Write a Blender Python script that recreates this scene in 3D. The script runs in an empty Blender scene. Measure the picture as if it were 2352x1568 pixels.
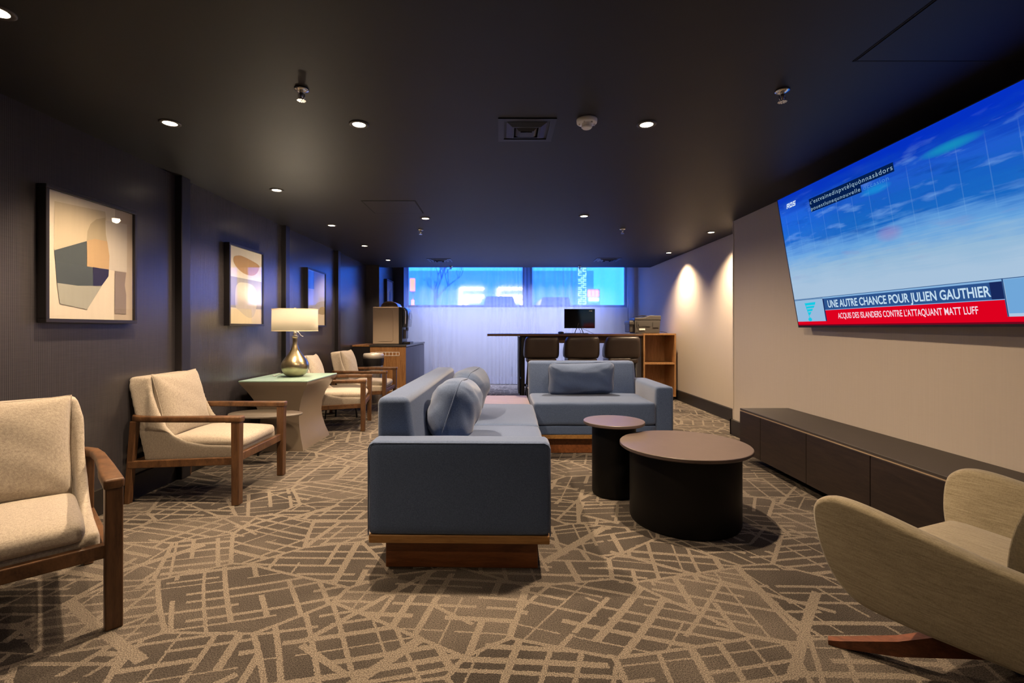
import bpy, bmesh, math, random
from math import pi, sin, cos, radians, sqrt
from mathutils import Vector, Matrix
random.seed(7)
SC = bpy.context.scene
COL = SC.collection

# ------------------------------------------------------------------ helpers
def link(o):
    COL.objects.link(o)
    return o

def finish(name, bm, mats, parent=None, smooth=False, auto=None):
    """link a bmesh as one mesh object"""
    me = bpy.data.meshes.new(name)
    bmesh.ops.recalc_face_normals(bm, faces=bm.faces[:])
    if smooth:
        for f in bm.faces:
            f.smooth = True
    if auto:
        lim = radians(auto)
        for f in bm.faces:
            f.smooth = True
        for e in bm.edges:
            if len(e.link_faces) == 2 and e.calc_face_angle(0) > lim:
                e.smooth = False
    bm.to_mesh(me)
    bm.free()
    if not isinstance(mats, (list, tuple)):
        mats = [mats]
    for m in mats:
        me.materials.append(m)
    o = link(bpy.data.objects.new(name, me))
    if parent:
        o.parent = parent
    return o

def thing(name, label, cat, loc=(0, 0, 0), rotz=0.0, group=None):
    o = link(bpy.data.objects.new(name, None))
    o.empty_display_size = 0.05
    o.location = loc
    o.rotation_euler = (0, 0, rotz)
    o['label'] = label
    o['category'] = cat
    if group:
        o['group'] = group
    return o

def tag(o, label, cat, group=None):
    o['label'] = label
    o['category'] = cat
    if group:
        o['group'] = group
    return o

def struct(o, label=None):
    o['kind'] = 'structure'
    if label:
        o['label'] = label
    return o

def dup(root, loc, rotz, label):
    r = root.copy()
    COL.objects.link(r)
    r.location = loc
    r.rotation_euler = (0, 0, rotz)
    r['label'] = label
    for ch in list(root.children):
        c = ch.copy()
        COL.objects.link(c)
        c.parent = r
        for g in list(ch.children):
            d = g.copy()
            COL.objects.link(d)
            d.parent = c
    return r

def B():
    return bmesh.new()

def box(bm, x0, x1, y0, y1, z0, z1, mi=0, bevel=0.0, seg=2):
    ret = bmesh.ops.create_cube(bm, size=1.0)
    vs = ret['verts']
    for v in vs:
        v.co = Vector(((x0 + x1) / 2 + v.co.x * (x1 - x0), (y0 + y1) / 2 + v.co.y * (y1 - y0), (z0 + z1) / 2 + v.co.z * (z1 - z0)))
    fs = {f for v in vs for f in v.link_faces}
    for f in fs:
        f.material_index = mi
    if bevel > 0:
        es = list({e for v in vs for e in v.link_edges})
        r = bmesh.ops.bevel(bm, geom=es, offset=bevel, segments=seg, profile=0.5, affect='EDGES')
        for f in r['faces']:
            f.material_index = mi
    return vs

def prism(bm, pts, lo, hi, axis='y', mi=0, bevel=0.0, seg=2):
    """extrude a 2D polygon along an axis; pts are (a,b) in the other two axes"""
    def P(a, b, t):
        return {'x': (t, a, b), 'y': (a, t, b), 'z': (a, b, t)}[axis]
    v0 = [bm.verts.new(P(a, b, lo)) for a, b in pts]
    v1 = [bm.verts.new(P(a, b, hi)) for a, b in pts]
    fs = [bm.faces.new(v0), bm.faces.new(v1[::-1])]
    n = len(pts)
    for i in range(n):
        fs.append(bm.faces.new((v0[i], v1[i], v1[(i + 1) % n], v0[(i + 1) % n])))
    for f in fs:
        f.material_index = mi
    bmesh.ops.recalc_face_normals(bm, faces=fs)
    if bevel > 0:
        es = list({e for f in fs for e in f.edges})
        r = bmesh.ops.bevel(bm, geom=es, offset=bevel, segments=seg, profile=0.5, affect='EDGES')
        for f in r['faces']:
            f.material_index = mi

def lathe(bm, prof, segs=40, c=(0, 0), mi=0, sx=1.0, sy=1.0, capb=True, capt=True):
    rings = []
    for r, z in prof:
        rings.append([bm.verts.new((c[0] + sx * r * cos(2 * pi * k / segs), c[1] + sy * r * sin(2 * pi * k / segs), z)) for k in range(segs)])
    for a, b in zip(rings, rings[1:]):
        for k in range(segs):
            f = bm.faces.new((a[k], a[(k + 1) % segs], b[(k + 1) % segs], b[k]))
            f.material_index = mi
    if capb and prof[0][0] > 1e-5:
        bm.faces.new(rings[0][::-1]).material_index = mi
    if capt and prof[-1][0] > 1e-5:
        bm.faces.new(rings[-1]).material_index = mi

def tube(bm, path, r, segs=10, mi=0, r1=None):
    path = [Vector(p) for p in path]
    n = len(path)
    rings = []
    up = None
    for i, p in enumerate(path):
        t = (path[min(i + 1, n - 1)] - path[max(i - 1, 0)]).normalized()
        if up is None:
            up = t.orthogonal().normalized()
        up = (up - t * up.dot(t)).normalized()
        s = t.cross(up)
        rr = r if r1 is None else r + (r1 - r) * i / (n - 1)
        rings.append([bm.verts.new(p + up * rr * cos(2 * pi * k / segs) + s * rr * sin(2 * pi * k / segs)) for k in range(segs)])
    for a, b in zip(rings, rings[1:]):
        for k in range(segs):
            bm.faces.new((a[k], a[(k + 1) % segs], b[(k + 1) % segs], b[k])).material_index = mi
    bm.faces.new(rings[0][::-1]).material_index = mi
    bm.faces.new(rings[-1]).material_index = mi

def spline(pts, n=8):
    """Catmull-Rom through points"""
    P = [Vector(p) for p in pts]
    P = [P[0] * 2 - P[1]] + P + [P[-1] * 2 - P[-2]]
    out = []
    for i in range(1, len(P) - 2):
        for k in range(n):
            t = k / n
            a, b, c, d = P[i - 1], P[i], P[i + 1], P[i + 2]
            out.append(0.5 * ((2 * b) + (c - a) * t + (2 * a - 5 * b + 4 * c - d) * t * t + (3 * b - a - 3 * c + d) * t ** 3))
    out.append(P[-2])
    return out

def grid_surface(bm, fn, nu, nv, mi=0, closed_u=False):
    V = [[bm.verts.new(fn(i / nu, j / nv)) for j in range(nv + 1)] for i in range(nu if closed_u else nu + 1)]
    m = len(V)
    for i in range(nu):
        for j in range(nv):
            f = bm.faces.new((V[i][j], V[(i + 1) % m][j], V[(i + 1) % m][j + 1], V[i][j + 1]))
            f.material_index = mi
    return V

def softbox(bm, c, size, r=0.04, crown=(0, 0, 0), n=14, wob=0.0, seed=0, mi=0):
    """rounded upholstered block with crowned faces"""
    hx, hy, hz = size[0] / 2, size[1] / 2, size[2] / 2
    r = min(r, hx, hy, hz)
    rnd = random.Random(seed)
    ph = [rnd.uniform(0, 6.28) for _ in range(8)]
    ret = bmesh.ops.create_cube(bm, size=2.0)
    es = list({e for v in ret['verts'] for e in v.link_edges})
    before = set(bm.verts) - set(ret['verts'])
    bmesh.ops.subdivide_edges(bm, edges=es, cuts=n, use_grid_fill=True)
    vs = [v for v in bm.verts if v not in before]
    for v in vs:
        p = v.co.copy()
        q = []
        for a, h in zip(p, (hx, hy, hz)):
            # denser sampling near the rounded rim
            s = abs(a)
            q.append(math.copysign(h * (1 - (1 - s) ** 1.5), a) if s < 1 else math.copysign(h, a))
        q = Vector(q)
        inner = Vector((max(-hx + r, min(hx - r, q.x)), max(-hy + r, min(hy - r, q.y)), max(-hz + r, min(hz - r, q.z))))
        d = q - inner
        if d.length > 1e-9:
            q = inner + d.normalized() * r
        fx, fy, fz = q.x / hx, q.y / hy, q.z / hz
        q.x += crown[0] * (1 - fy * fy) * (1 - fz * fz) * fx
        q.y += crown[1] * (1 - fx * fx) * (1 - fz * fz) * fy
        q.z += crown[2] * (1 - fx * fx) * (1 - fy * fy) * fz
        if wob:
            q += Vector((sin(q.y * 23 + ph[0]) * sin(q.z * 19 + ph[1]), sin(q.x * 21 + ph[2]) * sin(q.z * 17 + ph[3]), sin(q.x * 13 + ph[4]) * sin(q.y * 15 + ph[5]))) * wob
        v.co = q + Vector(c)
    for f in {f for v in vs for f in v.link_faces}:
        f.material_index = mi
        f.smooth = True

def pillow_bm(w, h, t, seed=0, wr=0.006, n=30):
    """scatter cushion lying in local x-z, thickness along y"""
    rnd = random.Random(seed)
    bm = B()
    cr = [(rnd.choice((-1, 1)), rnd.choice((-1, 1)), rnd.uniform(0.6, 1.2), rnd.uniform(-.5, .5)) for _ in range(12)]
    ph = [rnd.uniform(0, 6.28) for _ in range(12)]
    def pt(s, q, side):
        a, b = 2 * s - 1, 2 * q - 1
        a2, b2 = math.copysign(1 - (1 - abs(a)) ** 1.35, a), math.copysign(1 - (1 - abs(b)) ** 1.35, b)
        pin = 1 - 0.05 * (1 - abs(b2) ** 2) * abs(a2) ** 2
        pin2 = 1 - 0.05 * (1 - abs(a2) ** 2) * abs(b2) ** 2
        th = t / 2 * (max(0, 1 - abs(a2) ** 2.8) ** .46) * (max(0, 1 - abs(b2) ** 2.8) ** .46)
        x, z = a2 * w / 2 * pin, b2 * h / 2 * pin2
        # gathered corner creases
        cd = (abs(a2) * abs(b2)) ** 1.5
        th += wr * 1.6 * cd * sin(9 * math.atan2(1 - abs(b2) + .02, 1 - abs(a2) + .02) + ph[2]) * (1 - max(abs(a2), abs(b2)) ** 8)
        th += wr * sin(a2 * 5 + ph[0] + b2 * 2) * sin(b2 * 7 + ph[1]) * (1 - max(abs(a2), abs(b2)) ** 6)
        th += wr * .7 * sin((a2 * .8 + b2) * 11 + ph[3]) * abs(a2) ** 2 * (1 - max(abs(a2), abs(b2)) ** 6)
        return Vector((x, side * max(th, 0.0), z))
    F = [[bm.verts.new(pt(i / n, j / n, 1)) for j in range(n + 1)] for i in range(n + 1)]
    K = [[F[i][j] if i in (0, n) or j in (0, n) else bm.verts.new(pt(i / n, j / n, -1)) for j in range(n + 1)] for i in range(n + 1)]
    for i in range(n):
        for j in range(n):
            bm.faces.new((F[i][j], F[i + 1][j], F[i + 1][j + 1], F[i][j + 1])).smooth = True
            bm.faces.new((K[i][j], K[i][j + 1], K[i + 1][j + 1], K[i + 1][j])).smooth = True
    rim = [F[i][0].co.copy() for i in range(n)] + [F[n][j].co.copy() for j in range(n)] + [F[i][n].co.copy() for i in range(n, 0, -1)] + [F[0][j].co.copy() for j in range(n, 0, -1)]
    return bm, rim

# ------------------------------------------------------------------ materials
def srgb(r, g, b):
    def L(c):
        c /= 255
        return c / 12.92 if c <= .04045 else ((c + .055) / 1.055) ** 2.4
    return (L(r), L(g), L(b), 1)

class N:
    """small node-building helper"""
    def __init__(s, name):
        s.m = bpy.data.materials.new(name)
        s.m.use_nodes = True
        s.t = s.m.node_tree
        s.t.nodes.clear()
        s.out = s.t.nodes.new('ShaderNodeOutputMaterial')
    def n(s, typ, props=None, **inp):
        nd = s.t.nodes.new('ShaderNode' + typ)
        for k, v in (props or {}).items():
            setattr(nd, k, v)
        for k, v in inp.items():
            key = int(k[1:]) if k[0] == 'i' and k[1:].isdigit() else k.replace('_', ' ')
            s.set(nd, key, v)
        return nd
    def set(s, nd, key, v):
        sock = nd.inputs[key]
        if isinstance(v, bpy.types.NodeSocket):
            s.t.links.new(v, sock)
        elif isinstance(v, bpy.types.Node):
            s.t.links.new(v.outputs[0], sock)
        else:
            sock.default_value = v
    def math(s, op, a, b=0.0, c=None, clamp=False):
        nd = s.n('Math', {'operation': op, 'use_clamp': clamp}, i0=a, i1=b)
        if c is not None:
            s.set(nd, 2, c)
        return nd.outputs[0]
    def mix(s, fac, a, b, bt='MIX'):
        nd = s.n('Mix', {'data_type': 'RGBA', 'blend_type': bt})
        s.set(nd, 0, fac)
        s.set(nd, 6, a)
        s.set(nd, 7, b)
        return nd.outputs[2]
    def ramp(s, fac, stops, interp='LINEAR'):
        nd = s.n('ValToRGB')
        s.set(nd, 0, fac)
        cr = nd.color_ramp
        cr.interpolation = interp
        while len(cr.elements) < len(stops):
            cr.elements.new(.5)
        for e, (p, c) in zip(cr.elements, stops):
            e.position = p
            e.color = c
        return nd.outputs[0]
    def obj(s, scale=(1, 1, 1), rot=(0, 0, 0), loc=(0, 0, 0)):
        tc = s.n('TexCoord')
        mp = s.n('Mapping', Vector=tc.outputs['Object'], Scale=scale, Rotation=rot, Location=loc)
        return mp.outputs[0]
    def pbsdf(s, **kw):
        return s.n('BsdfPrincipled', **kw)
    def done(s, sh):
        s.t.links.new(sh.outputs[0] if isinstance(sh, bpy.types.Node) else sh, s.out.inputs[0])
        return s.m

def plain(name, col, rough=.5, metal=0.0, spec=.5, noise=0.0, scale=8.0, bump=0.0, bscale=60.0, coat=0.0):
    k = N(name)
    c = col
    if noise:
        nz = k.n('TexNoise', Vector=k.obj(), Scale=scale, Detail=4.0)
        dk = tuple(v * (1 - noise) for v in col[:3]) + (1,)
        lt = tuple(min(1, v * (1 + noise)) for v in col[:3]) + (1,)
        c = k.mix(nz.outputs[0], dk, lt)
    p = k.pbsdf(Base_Color=c, Roughness=rough, Metallic=metal)
    p.inputs['Specular IOR Level'].default_value = spec
    if coat:
        p.inputs['Coat Weight'].default_value = coat
        p.inputs['Coat Roughness'].default_value = .15
    if bump:
        nz = k.n('TexNoise', Vector=k.obj(), Scale=bscale, Detail=3.0)
        bp = k.n('Bump', Strength=bump, Distance=.002, Height=nz.outputs[0])
        k.set(p, 'Normal', bp.outputs[0])
    return k.done(p)

def fabric(name, c1, c2, s=260.0, rough=.9, aniso=(1, 1, 1), bump=.35, sheen=.25, mottle=.25, streak=None):
    """woven cloth: crossed thread noise + slow mottling"""
    k = N(name)
    a = k.n('TexNoise', Vector=k.obj((s * .3, s, s)), Scale=1.0, Detail=2.0).outputs[0]
    b = k.n('TexNoise', Vector=k.obj((s, s * .3, s * .3)), Scale=1.0, Detail=2.0).outputs[0]
    w = k.math('MULTIPLY', k.math('ADD', a, b), .5)
    w = k.n('MapRange', Value=w, i1=.28, i2=.72).outputs[0]
    if streak:
        q = k.n('TexNoise', Vector=k.obj(tuple(60 * a for a in streak)), Scale=1.0, Detail=3.0).outputs[0]
        w = k.math('ADD', k.math('MULTIPLY', w, .55), k.math('MULTIPLY', k.n('MapRange', Value=q, i1=.3, i2=.7).outputs[0], .45))
    sl = k.n('TexNoise', Vector=k.obj(), Scale=5.0, Detail=3.0).outputs[0]
    c = k.mix(w, c1, c2)
    c = k.mix(k.math('MULTIPLY', k.math('SUBTRACT', sl, .35, clamp=True), mottle * 2), c, tuple(v * .6 for v in c1[:3]) + (1,))
    p = k.pbsdf(Base_Color=c, Roughness=rough)
    p.inputs['Specular IOR Level'].default_value = .2
    p.inputs['Sheen Weight'].default_value = sheen
    p.inputs['Sheen Roughness'].default_value = .5
    k.set(p, 'Normal', k.n('Bump', Strength=bump, Distance=.0012, Height=w).outputs[0])
    return k.done(p)

def wood(name, c1, c2, axis=(1, 1, 1), scale=6.0, rough=.45, spec=.4):
    """straight grain; axis = small number along the grain"""
    k = N(name)
    v = k.obj(tuple(scale * a for a in axis))
    nz = k.n('TexNoise', Vector=v, Scale=1.0, Detail=6.0, Roughness=.62, Distortion=.6).outputs[0]
    fine = k.n('TexNoise', Vector=k.obj(tuple(scale * 9 * a for a in axis)), Scale=1.0, Detail=3.0).outputs[0]
    f = k.math('ADD', k.math('MULTIPLY', nz, .75), k.math('MULTIPLY', fine, .25))
    c = k.ramp(f, [(.34, c1), (.5, tuple((a + b) / 2 for a, b in zip(c1, c2))), (.66, c2)])
    p = k.pbsdf(Base_Color=c, Roughness=rough)
    p.inputs['Specular IOR Level'].default_value = spec
    k.set(p, 'Normal', k.n('Bump', Strength=.15, Distance=.001, Height=f).outputs[0])
    return k.done(p)

def emit(name, col, st=1.0):
    k = N(name)
    return k.done(k.n('Emission', Color=col, Strength=st))

def carpet_mat():
    k = N('carpet')
    tc = k.n('TexCoord').outputs['Object']
    jit = k.n('TexNoise', Vector=tc, Scale=110.0, Detail=1.0).outputs['Color']
    off = k.n('VectorMath', {'operation': 'MULTIPLY_ADD'}, i0=jit, i1=(.011, .011, 0), i2=tc).outputs[0]
    slow = k.n('TexNoise', Vector=tc, Scale=.9, Detail=0.0).outputs['Color']
    off = k.n('VectorMath', {'operation': 'MULTIPLY_ADD'}, i0=slow, i1=(.10, .10, 0), i2=off).outputs[0]
    def band(co, along, pitch, width, breaks, cut, seed):
        row = k.math('DIVIDE', co, pitch)
        cell = k.math('FLOOR', row)
        rnd = k.n('TexWhiteNoise', {'noise_dimensions': '1D'}, W=k.math('ADD', cell, seed)).outputs[0]
        rnd2 = k.n('TexWhiteNoise', {'noise_dimensions': '1D'}, W=k.math('ADD', cell, seed + 91.7)).outputs[0]
        fr = k.math('SUBTRACT', k.math('FRACT', row), k.math('ADD', .28, k.math('MULTIPLY', rnd, .44)))
        wd = k.math('MULTIPLY', k.math('ADD', .35, k.math('MULTIPLY', rnd2, 1.1)), width / pitch / 2)
        line = k.math('LESS_THAN', k.math('ABSOLUTE', fr), wd)
        vx = k.n('CombineXYZ', X=k.math('MULTIPLY', along, breaks), Y=k.math('MULTIPLY', k.math('ADD', cell, seed), 7.31))
        br = k.n('TexNoise', {'noise_dimensions': '2D'}, Vector=vx, Scale=1.0, Detail=0.0).outputs[0]
        return k.math('MULTIPLY', line, k.math('GREATER_THAN', br, cut))
    def blocks(patch_scale, base, spread, pu, pv, wu, wv, seed):
        pm = k.n('Mapping', Vector=off, Location=(seed, seed * .6, 0), Scale=(patch_scale, patch_scale * 1.4, 1)).outputs[0]
        pc = k.n('TexVoronoi', {'feature': 'F1', 'voronoi_dimensions': '2D'}, Vector=pm, Scale=1.0).outputs['Color']
        pe = k.n('TexVoronoi', {'feature': 'DISTANCE_TO_EDGE', 'voronoi_dimensions': '2D'}, Vector=pm, Scale=1.0).outputs[0]
        sc_ = k.n('SeparateColor', Color=pc)
        ang = k.math('ADD', k.math('MULTIPLY', k.math('SUBTRACT', sc_.outputs[0], .5), spread), base)
        rv = k.n('VectorRotate', {'rotation_type': 'Z_AXIS'}, Vector=off, Angle=ang).outputs[0]
        sp_ = k.n('SeparateXYZ', Vector=rv)
        skew = k.math('ADD', sp_.outputs[0], k.math('MULTIPLY', sp_.outputs[1], k.math('MULTIPLY', k.math('SUBTRACT', sc_.outputs[1], .5), .9)))
        a_ = band(sp_.outputs[1], sp_.outputs[0], pu, wu, 3.6, .35, seed)
        b_ = band(skew, sp_.outputs[1], pv, wv, 4.0, .36, seed + 31)
        edge = k.math('LESS_THAN', pe, .012 * patch_scale)
        return k.math('MAXIMUM', a_, b_), edge, sc_.outputs[2]
    f1, e1, t1_ = blocks(1.75, .04, .70, .074, .118, .021, .023, 2.0)
    sx_ = k.n('SeparateXYZ', Vector=k.n('Mapping', Vector=off, Rotation=(0, 0, radians(34))).outputs[0])
    sy_ = k.n('SeparateXYZ', Vector=k.n('Mapping', Vector=off, Rotation=(0, 0, radians(-49))).outputs[0])
    d1 = band(sx_.outputs[1], sx_.outputs[0], .46, .034, 1.5, .49, 5.0)
    d2 = band(sy_.outputs[1], sy_.outputs[0], .55, .034, 1.5, .49, 17.0)
    m = k.math('MAXIMUM', k.math('MAXIMUM', f1, e1), k.math('MAXIMUM', d1, d2))
    tn = k.n('TexNoise', Vector=tc, Scale=3.2, Detail=1.0).outputs[0]
    tn = k.math('ADD', k.math('MULTIPLY', tn, .6), k.math('MULTIPLY', t1_, .4))
    cells = k.ramp(tn, [(.25, (.046, .039, .034, 1)), (.5, (.066, .056, .048, 1)), (.75, (.105, .089, .075, 1))])
    light = k.mix(k.n('TexNoise', Vector=tc, Scale=2.4).outputs[0], (.135, .115, .094, 1), (.205, .173, .14, 1))
    c = k.mix(m, cells, light)
    sp = k.n('TexNoise', Vector=tc, Scale=230.0, Detail=1.5).outputs[0]
    sp2 = k.n('MapRange', Value=sp, i1=.3, i2=.7, i3=.35, i4=1.65).outputs[0]
    c = k.mix(1.0, c, sp2, 'MULTIPLY')
    p = k.pbsdf(Base_Color=c, Roughness=.95)
    p.inputs['Specular IOR Level'].default_value = .1
    k.set(p, 'Normal', k.n('Bump', Strength=.5, Distance=.004, Height=sp).outputs[0])
    return k.done(p)

def ribbed(name, c1, c2, axis, pitch, rough, bump, spec=.5):
    """wallcovering with fine vertical ribs and woven streaks; axis = horizontal coordinate of the wall (0 x, 1 y)"""
    k = N(name)
    tc = k.n('TexCoord').outputs['Object']
    sep = k.n('SeparateXYZ', Vector=tc)
    w = k.math('ADD', k.math('MULTIPLY', k.math('SINE', k.math('MULTIPLY', sep.outputs[axis], 2 * pi / pitch)), .5), .5)
    sc = [140, 140, 140]
    sc[2] = 4
    st = k.n('TexNoise', Vector=k.n('Mapping', Vector=tc, Scale=tuple(sc)).outputs[0], Scale=1.0, Detail=3.0).outputs[0]
    sc = [9, 9, 150]
    st2 = k.n('TexNoise', Vector=k.n('Mapping', Vector=tc, Scale=tuple(sc)).outputs[0], Scale=1.0, Detail=2.0).outputs[0]
    f = k.math('ADD', k.math('MULTIPLY', w, .4), k.math('ADD', k.math('MULTIPLY', st, .4), k.math('MULTIPLY', st2, .2)))
    c = k.mix(f, c1, c2)
    p = k.pbsdf(Base_Color=c, Roughness=rough)
    p.inputs['Specular IOR Level'].default_value = spec
    k.set(p, 'Normal', k.n('Bump', Strength=bump, Distance=.0015, Height=f).outputs[0])
    return k.done(p)

def glassy(name, tint=(1, 1, 1, 1), clear=.93, rough=.02):
    k = N(name)
    fr = k.n('Fresnel', IOR=1.45).outputs[0]
    bf = k.n('NewGeometry').outputs['Backfacing']
    fr = k.math('MULTIPLY', fr, k.math('SUBTRACT', 1.0, bf))
    tr = k.n('BsdfTransparent', Color=tint)
    gl = k.n('BsdfGlossy', Color=(1, 1, 1, 1), Roughness=rough)
    ms = k.n('MixShader')
    k.set(ms, 0, fr)
    k.set(ms, 1, tr.outputs[0])
    k.set(ms, 2, gl.outputs[0])
    return k.done(ms)

M = {}
M['carpet'] = carpet_mat()
M['ceiling'] = plain('ceiling_paint', (.0095, .0088, .0115, 1), .55, spec=.42, noise=.15, scale=3)
M['wall_dark'] = ribbed('dark_wallcovering', (.021, .019, .023, 1), (.067, .061, .067, 1), 1, .011, .27, .12, .6)
M['trim_dark'] = plain('dark_lacquer', (.016, .014, .016, 1), .38)
M['base_dark'] = plain('baseboard_paint', (.020, .017, .015, 1), .5, noise=.3)
M['wall_beige'] = ribbed('beige_wallcovering', (.49, .435, .375, 1), (.60, .535, .465, 1), 1, .0065, .8, .08, .2)
M['wall_back'] = plain('back_wall_paint', (.5, .47, .44, 1), .8)
M['sofa'] = fabric('blue_grey_cloth', (.037, .064, .138, 1), (.102, .150, .275, 1), 480, mottle=.06)
M['cushion'] = fabric('blue_cushion_cloth', (.046, .076, .160, 1), (.115, .165, .295, 1), 480, mottle=.06)
M['linen'] = fabric('cream_linen', (.27, .232, .19, 1), (.53, .465, .385, 1), 300, mottle=.04, bump=.3)
M['olive'] = fabric('olive_tweed', (.17, .140, .088, 1), (.40, .345, .24, 1), 420, mottle=.05, streak=(.25, 3, 3))
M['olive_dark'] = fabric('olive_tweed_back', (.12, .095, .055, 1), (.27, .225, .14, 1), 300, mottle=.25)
M['walnut'] = wood('walnut', (.048, .021, .009, 1), (.155, .075, .032, 1), (1, 1, .6), 14)
M['walnut_leg'] = wood('walnut_leg', (.042, .018, .008, 1), (.13, .062, .026, 1), (3, 3, .25), 14)
M['oak'] = wood('oak_frame', (.20, .095, .025, 1), (.38, .20, .062, 1), (.3, 3, 3), 14)
M['redwood'] = wood('cherry_plinth', (.11, .034, .010, 1), (.24, .085, .027, 1), (.3, 3, 3), 14)
M['pinkwood'] = wood('pale_oak_top', (.13, .105, .102, 1), (.23, .19, .185, 1), (.35, 4, 4), 12, .5)
M['shelfwood'] = wood('shelf_oak', (.26, .125, .045, 1), (.46, .25, .105, 1), (4, 4, .4), 10)
M['cabwood'] = wood('cabinet_walnut', (.20, .085, .028, 1), (.44, .225, .085, 1), (5, 5, .35), 11)
M['console'] = wood('wenge', (.008, .005, .004, 1), (.027, .017, .0125, 1), (3, .3, 3), 14, .5)
M['console_top'] = plain('console_top', (.040, .033, .027, 1), .5, noise=.15)
M['drum'] = plain('black_drum', (.0035, .0035, .004, 1), .5, spec=.2)
M['drum_top'] = plain('bronze_laminate', (.105, .078, .070, 1), .42, noise=.10, scale=14, spec=.45)
M['drum_rim'] = plain('bronze_rim', (.05, .034, .03, 1), .45)
M['void'] = plain('shadow_gap', (.004, .004, .004, 1), .8)
M['black'] = plain('black_plastic', (.010, .010, .011, 1), .4)
M['blackmetal'] = plain('black_metal', (.012, .011, .012, 1), .4, metal=.3)
M['gloss'] = plain('gloss_black', (.006, .006, .007, 1), .06, spec=.6)
M['steel'] = plain('brushed_steel', (.55, .53, .50, 1), .28, metal=1.0, noise=.2, scale=20)
M['lid'] = plain('satin_lid', (.66, .62, .56, 1), .35, metal=.2)
M['brass'] = plain('mercury_brass', (.44, .37, .235, 1), .3, metal=1.0, noise=.5, scale=11, bump=.12, bscale=30)
M['nickel'] = plain('satin_nickel', (.62, .58, .5, 1), .3, metal=1.0)
M['white'] = plain('white_plastic', (.86, .84, .80, 1), .45)
M['chrome'] = plain('chrome', (.75, .74, .73, 1), .16, metal=1.0)
M['teal'] = plain('frosted_teal_glass', (.27, .40, .34, 1), .3, spec=.6)
M['taupe'] = plain('taupe_lacquer', (.20, .158, .118, 1), .3, spec=.55, noise=.06)
M['leather'] = plain('brown_leather', (.030, .020, .016, 1), .42, bump=.25, bscale=140, noise=.25)
M['tablewood'] = wood('table_walnut', (.06, .028, .015, 1), (.16, .082, .045, 1), (.3, 4, 4), 12)
M['bronze_panel'] = plain('machine_bronze', (.62, .49, .37, 1), .4, metal=.1)
M['grey_lam'] = plain('grey_laminate', (.10, .095, .11, 1), .5)
M['stone'] = plain('dark_stone', (.03, .028, .027, 1), .3, noise=.4, scale=30)
M['printer'] = plain('printer_plastic', (.055, .05, .045, 1), .5)
M['printer2'] = plain('printer_plastic_light', (.06, .055, .049, 1), .5)
M['glass'] = glassy('picture_glass')
M['pane'] = glassy('window_glass')
M['smoke'] = plain('smoked_lid', (.05, .035, .028, 1), .12)
M['mesh_top'] = plain('grey_stone_top', (.12, .098, .078, 1), .55, noise=.3, scale=60)

# ------------------------------------------------------------------ room shell
H = 2.415
XL, XR, XT = -2.585, 2.98, 2.64
YB, YF = -2.6, 10.5

bm = B(); box(bm, -3.2, 3.4, YB - .2, 10.75, -.1, 0)
struct(finish('floor', bm, M['carpet']), 'patterned brown carpet')
bm = B(); box(bm, -3.2, 3.4, YB - .2, 9.63, H, H + .45)
box(bm, -3.2, 3.4, 9.63, 10.75, 2.80, 2.95)
struct(finish('ceiling', bm, M['ceiling']), 'near-black painted ceiling')
bm = B(); box(bm, XL - .2, XL, YB - .2, 9.29, 0, H)
struct(finish('wall_left', bm, M['wall_dark']), 'dark ribbed wallcovering')
bm = B(); box(bm, XL - .2, -2.335, 9.29, 10.5, 0, 2.80)
struct(finish('wall_left', bm, M['wall_dark']), 'boxed-out dark end of the wall beside the curtain')
bm = B(); box(bm, XR, XR + .2, 5.2, 10.75, 0, 2.80)
struct(finish('wall_right', bm, M['wall_beige']), 'beige wall beyond the television wall')
bm = B(); box(bm, XT, XR + .2, YB - .2, 5.48, 0, H)
struct(finish('wall_right', bm, M['wall_beige']), 'beige television wall')
bm = B(); box(bm, XL - .2, XR + .2, YB - .2, YB, 0, H)
struct(finish('wall_front', bm, M['wall_beige']), 'wall behind the camera')
# window wall: sill wall, pier, head, right return
bm = B()
box(bm, -2.07, 2.78, YF, YF + .22, 0, 1.66)
box(bm, -2.07, 2.78, YF, YF + .22, 2.66, 2.80)
box(bm, 2.76, XR, YF, YF + .22, 0, 2.80)
struct(finish('wall_back', bm, M['wall_back']), 'window wall behind the curtain')
bm = B(); box(bm, -2.60, -2.07, YF - .03, YF + .22, 0, 2.80)
struct(finish('wall_back', bm, M['trim_dark']), 'dark pier at the end of the window wall')
# windows
wn = 1
for x0, x1 in ((-2.07, .53), (.64, 2.76)):
    bm = B()
    for a, b, c, d in ((x0, x0 + .05, 1.66, 2.66), (x1 - .05, x1, 1.66, 2.66), (x0, x1, 1.66, 1.71), (x0, x1, 2.61, 2.66)):
        box(bm, a, b, YF + .06, YF + .13, c, d)
    w = struct(finish('window_%d' % wn, bm, M['trim_dark']), 'street-level window')
    bm = B(); box(bm, x0 + .05, x1 - .05, YF + .09, YF + .096, 1.71, 2.61)
    g = finish('window_pane', bm, M['pane'], w)
    wn += 1
bm = B(); box(bm, .53, .64, YF + .02, YF + .2, 1.66, 2.66)
struct(finish('trim_4', bm, M['trim_dark']), 'dark mullion between the two windows')
# panel trims on the dark wall
for i, (a, b) in enumerate(((3.835, 3.943), (5.693, 5.80), (7.53, 7.64))):
    bm = B(); box(bm, XL - .01, -2.53, a, b, 0, H, bevel=.004, seg=1)
    struct(finish('trim_%d' % (i + 1), bm, M['trim_dark']), 'dark vertical batten on the panelled wall')
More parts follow.
